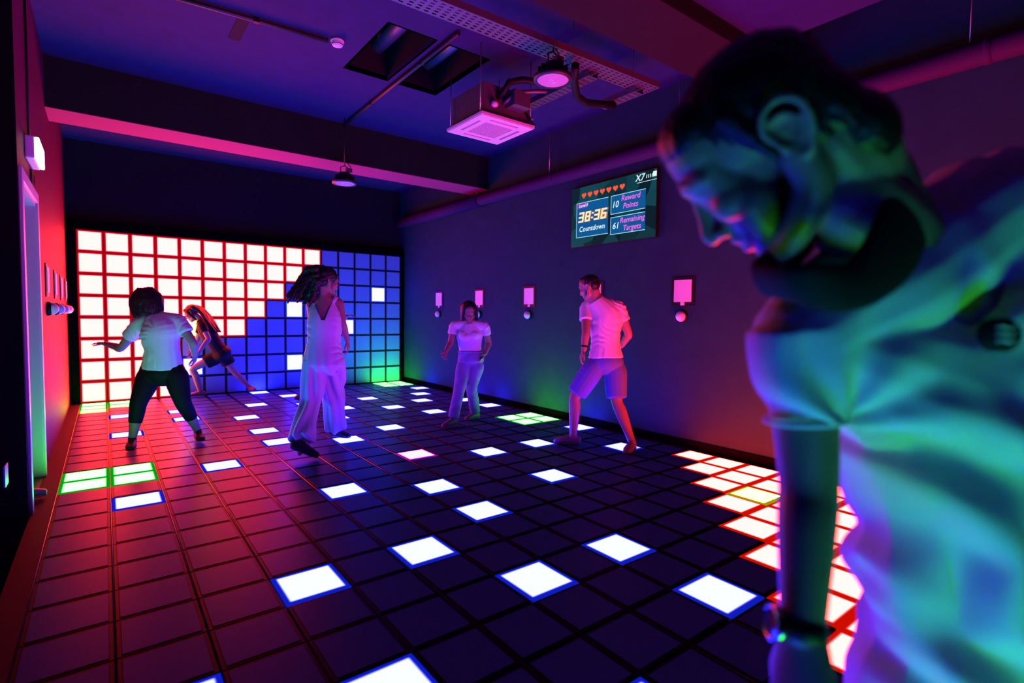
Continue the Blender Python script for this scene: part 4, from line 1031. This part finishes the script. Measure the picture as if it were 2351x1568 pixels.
# trunk and arms under the shirt, legs below
c.tube([V(j['pelvis']), V(j['belly']), V(j['chest']), V(j['neckb'])], [(0.15, 0.1), (0.14, 0.1), (0.15, 0.1), (0.07, 0.06)], side=CR)
S, E, W = V(j['sR']), V(j['eR']), V(j['wR'])
c.tube([S, S.lerp(E, 0.5), E, E.lerp(W, 0.3), W], [0.046, 0.04, 0.035, 0.034, 0.025])
hand_clay(c, W, V(j['tR']), CR*0.8 + CF*0.6, -1, 1.02, 0.4, 0.0, 0.8, 0.22)
S2, E2, W2 = V(j['sL']), V(j['eL']), V(j['wL'])
c.tube([S2, S2.lerp(E2, 0.5), E2, E2.lerp(W2, 0.3), W2], [0.05, 0.045, 0.037, 0.036, 0.026])
hand_clay(c, W2, W2 + (W2-E2).normalized()*0.1, -CR, 1, 1.0, 0.5)
for e in 'LR':
    H = V(j['pelvis']) + CR*(0.09 if e == 'L' else -0.09); K = V(j['knee'+e]); A = V(j['ank'+e])
    c.tube([H, H.lerp(K, 0.4), K, K.lerp(A, 0.3), A], [0.085, 0.08, 0.054, 0.056, 0.038]); c.tube([A, A + V((-0.05, 0.06, -0.045)), A + V((-0.1, 0.1, -0.06))], [0.035, 0.035, 0.025])
bd = c.skin('body', mat('skin_man', (0.21, 0.125, 0.09), 0.45, 0.4, bump=0.06, bscale=220, var=0.08, vscale=20), root, 0.0034, 4)
for e in (-1, 1):
    q = Clay(o); q.ball(p(0.087, 0.012, 0.031*e), 0.0125*HS); ey = q.skin('eye', 'eye_white', bd, 0.0025, 1)
    q = Clay(o); q.ball(p(0.0955, 0.0105, 0.031*e), (0.0045, 0.006, 0.006), (f, u, l)); q.skin('iris', 'eye_dark', ey, 0.002, 0)
    q = Clay(o); q.tube([p(0.106, 0.040, 0.010*e), p(0.105, 0.046, 0.03*e), p(0.084, 0.040, 0.054*e)], [0.0035, 0.0045, 0.003]); q.skin('eyebrow', 'hair_black', bd, 0.002, 1, strands(0.0012, 300, u))
# short dark hair, carried down the nape to stand for the neck's shade
c = Clay(o)
c.ball(p(-0.004, 0.047), (0.097*HS, 0.079*HS, 0.0775*HS), (f, u, l)); c.ball(p(-0.033, 0.03), (0.064*HS, 0.068*HS, 0.0745*HS), (f, u, l)); c.ball(p(0.050, 0.076), (0.052*HS, 0.043*HS, 0.062*HS), (f, u, l))
c.ball(p(-0.05, -0.012), (0.048, 0.07, 0.0745), (f, u, l)); c.ball(p(-0.058, -0.055), (0.046, 0.055, 0.068), (f, u, l)); c.ball(p(-0.03, -0.01), (0.04, 0.06, 0.0765), (f, u, l))
for e in (-1, 1): c.tube([p(0.022, 0.06, 0.07*e), p(0.02, 0.02, 0.074*e), p(0.019, -0.008, 0.0735*e)], [0.012, 0.009, 0.006])
c.skin('hair', 'hair_black', root, 0.0036, 3, strands(0.0014, 160, u))
# polo shirt
c = Clay(o)
pel, bel, che, nb = V(j['pelvis']), V(j['belly']), V(j['chest']), V(j['neckb'])
c.tube([pel - V((0, 0, 0.08)), bel.lerp(pel, 0.4), bel, che, che.lerp(nb, 0.55)], [(0.195, 0.14), (0.19, 0.14), (0.185, 0.135), (0.182, 0.13), (0.13, 0.10)], side=CR, cap=0.1)
c.tube([S, S.lerp(nb, 0.55) - CU*0.02, nb - CU*0.035, S2.lerp(nb, 0.5), S2], [0.064, 0.078, 0.084, 0.09, 0.084])
c.tube([S + CU*0.01, S.lerp(E, 0.3), S.lerp(E, 0.56)], [0.064, 0.055, 0.047], cap=0.1)
c.tube([S, S.lerp(che, 0.5) - CU*0.01, che], [0.06, 0.10, 0.14])
c.tube([S2, S2.lerp(che, 0.5) - CF*0.02, che], [0.085, 0.115, 0.14])
c.tube([S2, S2.lerp(E2, 0.3), S2.lerp(E2, 0.6)], [0.08, 0.072, 0.064], cap=0.1)
pit = np.array(S.lerp(E, 0.62) + CR*0.03 - V(o))
cr_, cu_ = np.array(CR), np.array(CU)
def polo(co, no):
    d = co - pit; x = d@cr_; y = d@cu_
    r = np.hypot(x, y); phi = np.arctan2(y, x)
    w1 = np.array([noise.noise(V((q[0]*7, q[1]*7, q[2]*7))) for q in co])
    w2 = np.array([noise.noise(V((q[0]*12+5, q[1]*12, q[2]*16))) for q in co])
    rad = np.sin(phi*8.5 + w1*3.2)*np.exp(-((r-0.16)/0.16)**2)*0.011
    sag = np.sin((y*1.0 + 0.5*x + 2.4*x*x)*36 + w1*3.4 + w2*1.2)*0.014*np.clip((r-0.12)/0.15, 0, 1)
    top = np.clip((co[:, 2]-1.16)/0.12, 0, 1)
    return (rad + sag)*(1-0.78*top) + w2*0.0016
c.skin('polo_shirt', mat('polo', (0.6, 0.62, 0.6), 0.9, 0.15, bump=0.2, bscale=700, sheen=0.15), root, 0.004, 8, polo)
# sleeve hem band
dv = (E-S).normalized(); hc = S.lerp(E, 0.565); s1 = (CR - dv*CR.dot(dv)).normalized(); s2 = dv.cross(s1)
obj('sleeve_hem', lambda bm: polytube(bm, [hc - o + (s1*math.cos(t*math.pi/16) + s2*math.sin(t*math.pi/16))*0.0465 for t in range(32)], 0.0035, 8, True), 'polo', root)
# black collar, broadened at side and back to stand for the neck's shade
loop = [V(j[k_]) for k_ in ('coA', 'coB', 'coC', 'coD', 'coE', 'coF', 'coG', 'coH')]
lw_ = [0.025, 0.027, 0.029, 0.044, 0.052, 0.044, 0.032, 0.028]
c = Clay(o); c.tube(loop + [loop[0]], [(q, 0.011) for q in lw_ + [lw_[0]]], side=V(j['neck']) - V(j['neckb']), seg=14, sub=5)
c.skin('collar', mat('collar_black', (0.006, 0.006, 0.007), 0.8, 0.2, bump=0.1, bscale=400), root, 0.0036, 4)

# trousers, watch, badge
c = Clay(o)
c.tube([V(j['pelvis']) + V((0, 0, 0.05)), V(j['pelvis']), V(j['pelvis']) - V((0, 0, 0.12))], [(0.15, 0.11), (0.17, 0.125), (0.12, 0.1)], side=CR, cap=0.3)
for e in 'LR':
    H = V(j['pelvis']) + CR*(0.09 if e == 'L' else -0.09); K = V(j['knee'+e]); A = V(j['ank'+e])
    c.tube([H, H.lerp(K, 0.4), K, K.lerp(A, 0.4), K.lerp(A, 0.96)], [0.1, 0.096, 0.078, 0.072, 0.066], cap=0.12)
c.skin('trousers', 'dark_cloth', root, 0.008, 3, folds(0.006, (0, 0, 1), 50, 23.0))
for e in 'LR': shoe(root, o, j['ank'+e], V(j['ank'+e]) + V((-0.12, 0.13, -0.06)), 'shoe', 'shoe_dark', 'sole_pale', 1.05)
dv = (E-W).normalized(); q0 = W + dv*0.004
s1 = (-CR - dv*(-CR).dot(dv)).normalized(); s2 = dv.cross(s1)
wt = obj('watch_strap', lambda bm: lathe(bm, [(0.0245, -0.011), (0.0275, -0.010), (0.028, 0.0), (0.0275, 0.010), (0.0245, 0.011)], axis=dv, origin=q0 - o, seg=32), 'black_plastic', root)
obj('watch_case', lambda bm: lathe(bm, [(0.0, -0.002), (0.0195, -0.002), (0.021, 0.003), (0.0205, 0.009), (0.018, 0.0105), (0.0165, 0.0085)], axis=s1, origin=q0 - o + s1*0.029, seg=36), 'watch_metal', wt)
obj('watch_glass', lambda bm: lathe(bm, [(0.0168, 0.0088), (0.0, 0.0095)], axis=s1, origin=q0 - o + s1*0.029, seg=36), 'glass_dark', wt)
bc = V(j['badge']) - o
bt = root.children
def emblem(bm):
    n_ = -CF; a_ = CR; b_ = CU
    lathe(bm, [(0.0, 0.004), (0.0185, 0.004), (0.0195, 0.002), (0.0195, -0.012)], axis=n_, origin=bc, seg=36)
def emblem_bars(bm):
    for k_ in range(3):
        cxx = bc - CF*0.0045 + CU*(0.008-0.008*k_)
        polytube(bm, [cxx - CR*0.011, cxx - CR*0.004 + CU*0.002, cxx + CR*0.004 - CU*0.001, cxx + CR*0.011 + CU*0.002], 0.0014, 6)
eb = obj('emblem', emblem, 'collar_black', root)
obj('emblem_stripes', emblem_bars, 'polo', eb)

# ---------------------------------------------------------------- shoe poking out of the doorway
root = empty('shoe', (-0.16, -4.60, 0.0), 'pale shoe tip poking out of the doorway beside the red floor strip', 'shoe')
shoe(root, root.location, (-0.235, -4.62, 0.085), (-0.04, -4.585, 0.03), 'upper', 'shoe_grey', 'sole_pale', 1.0)
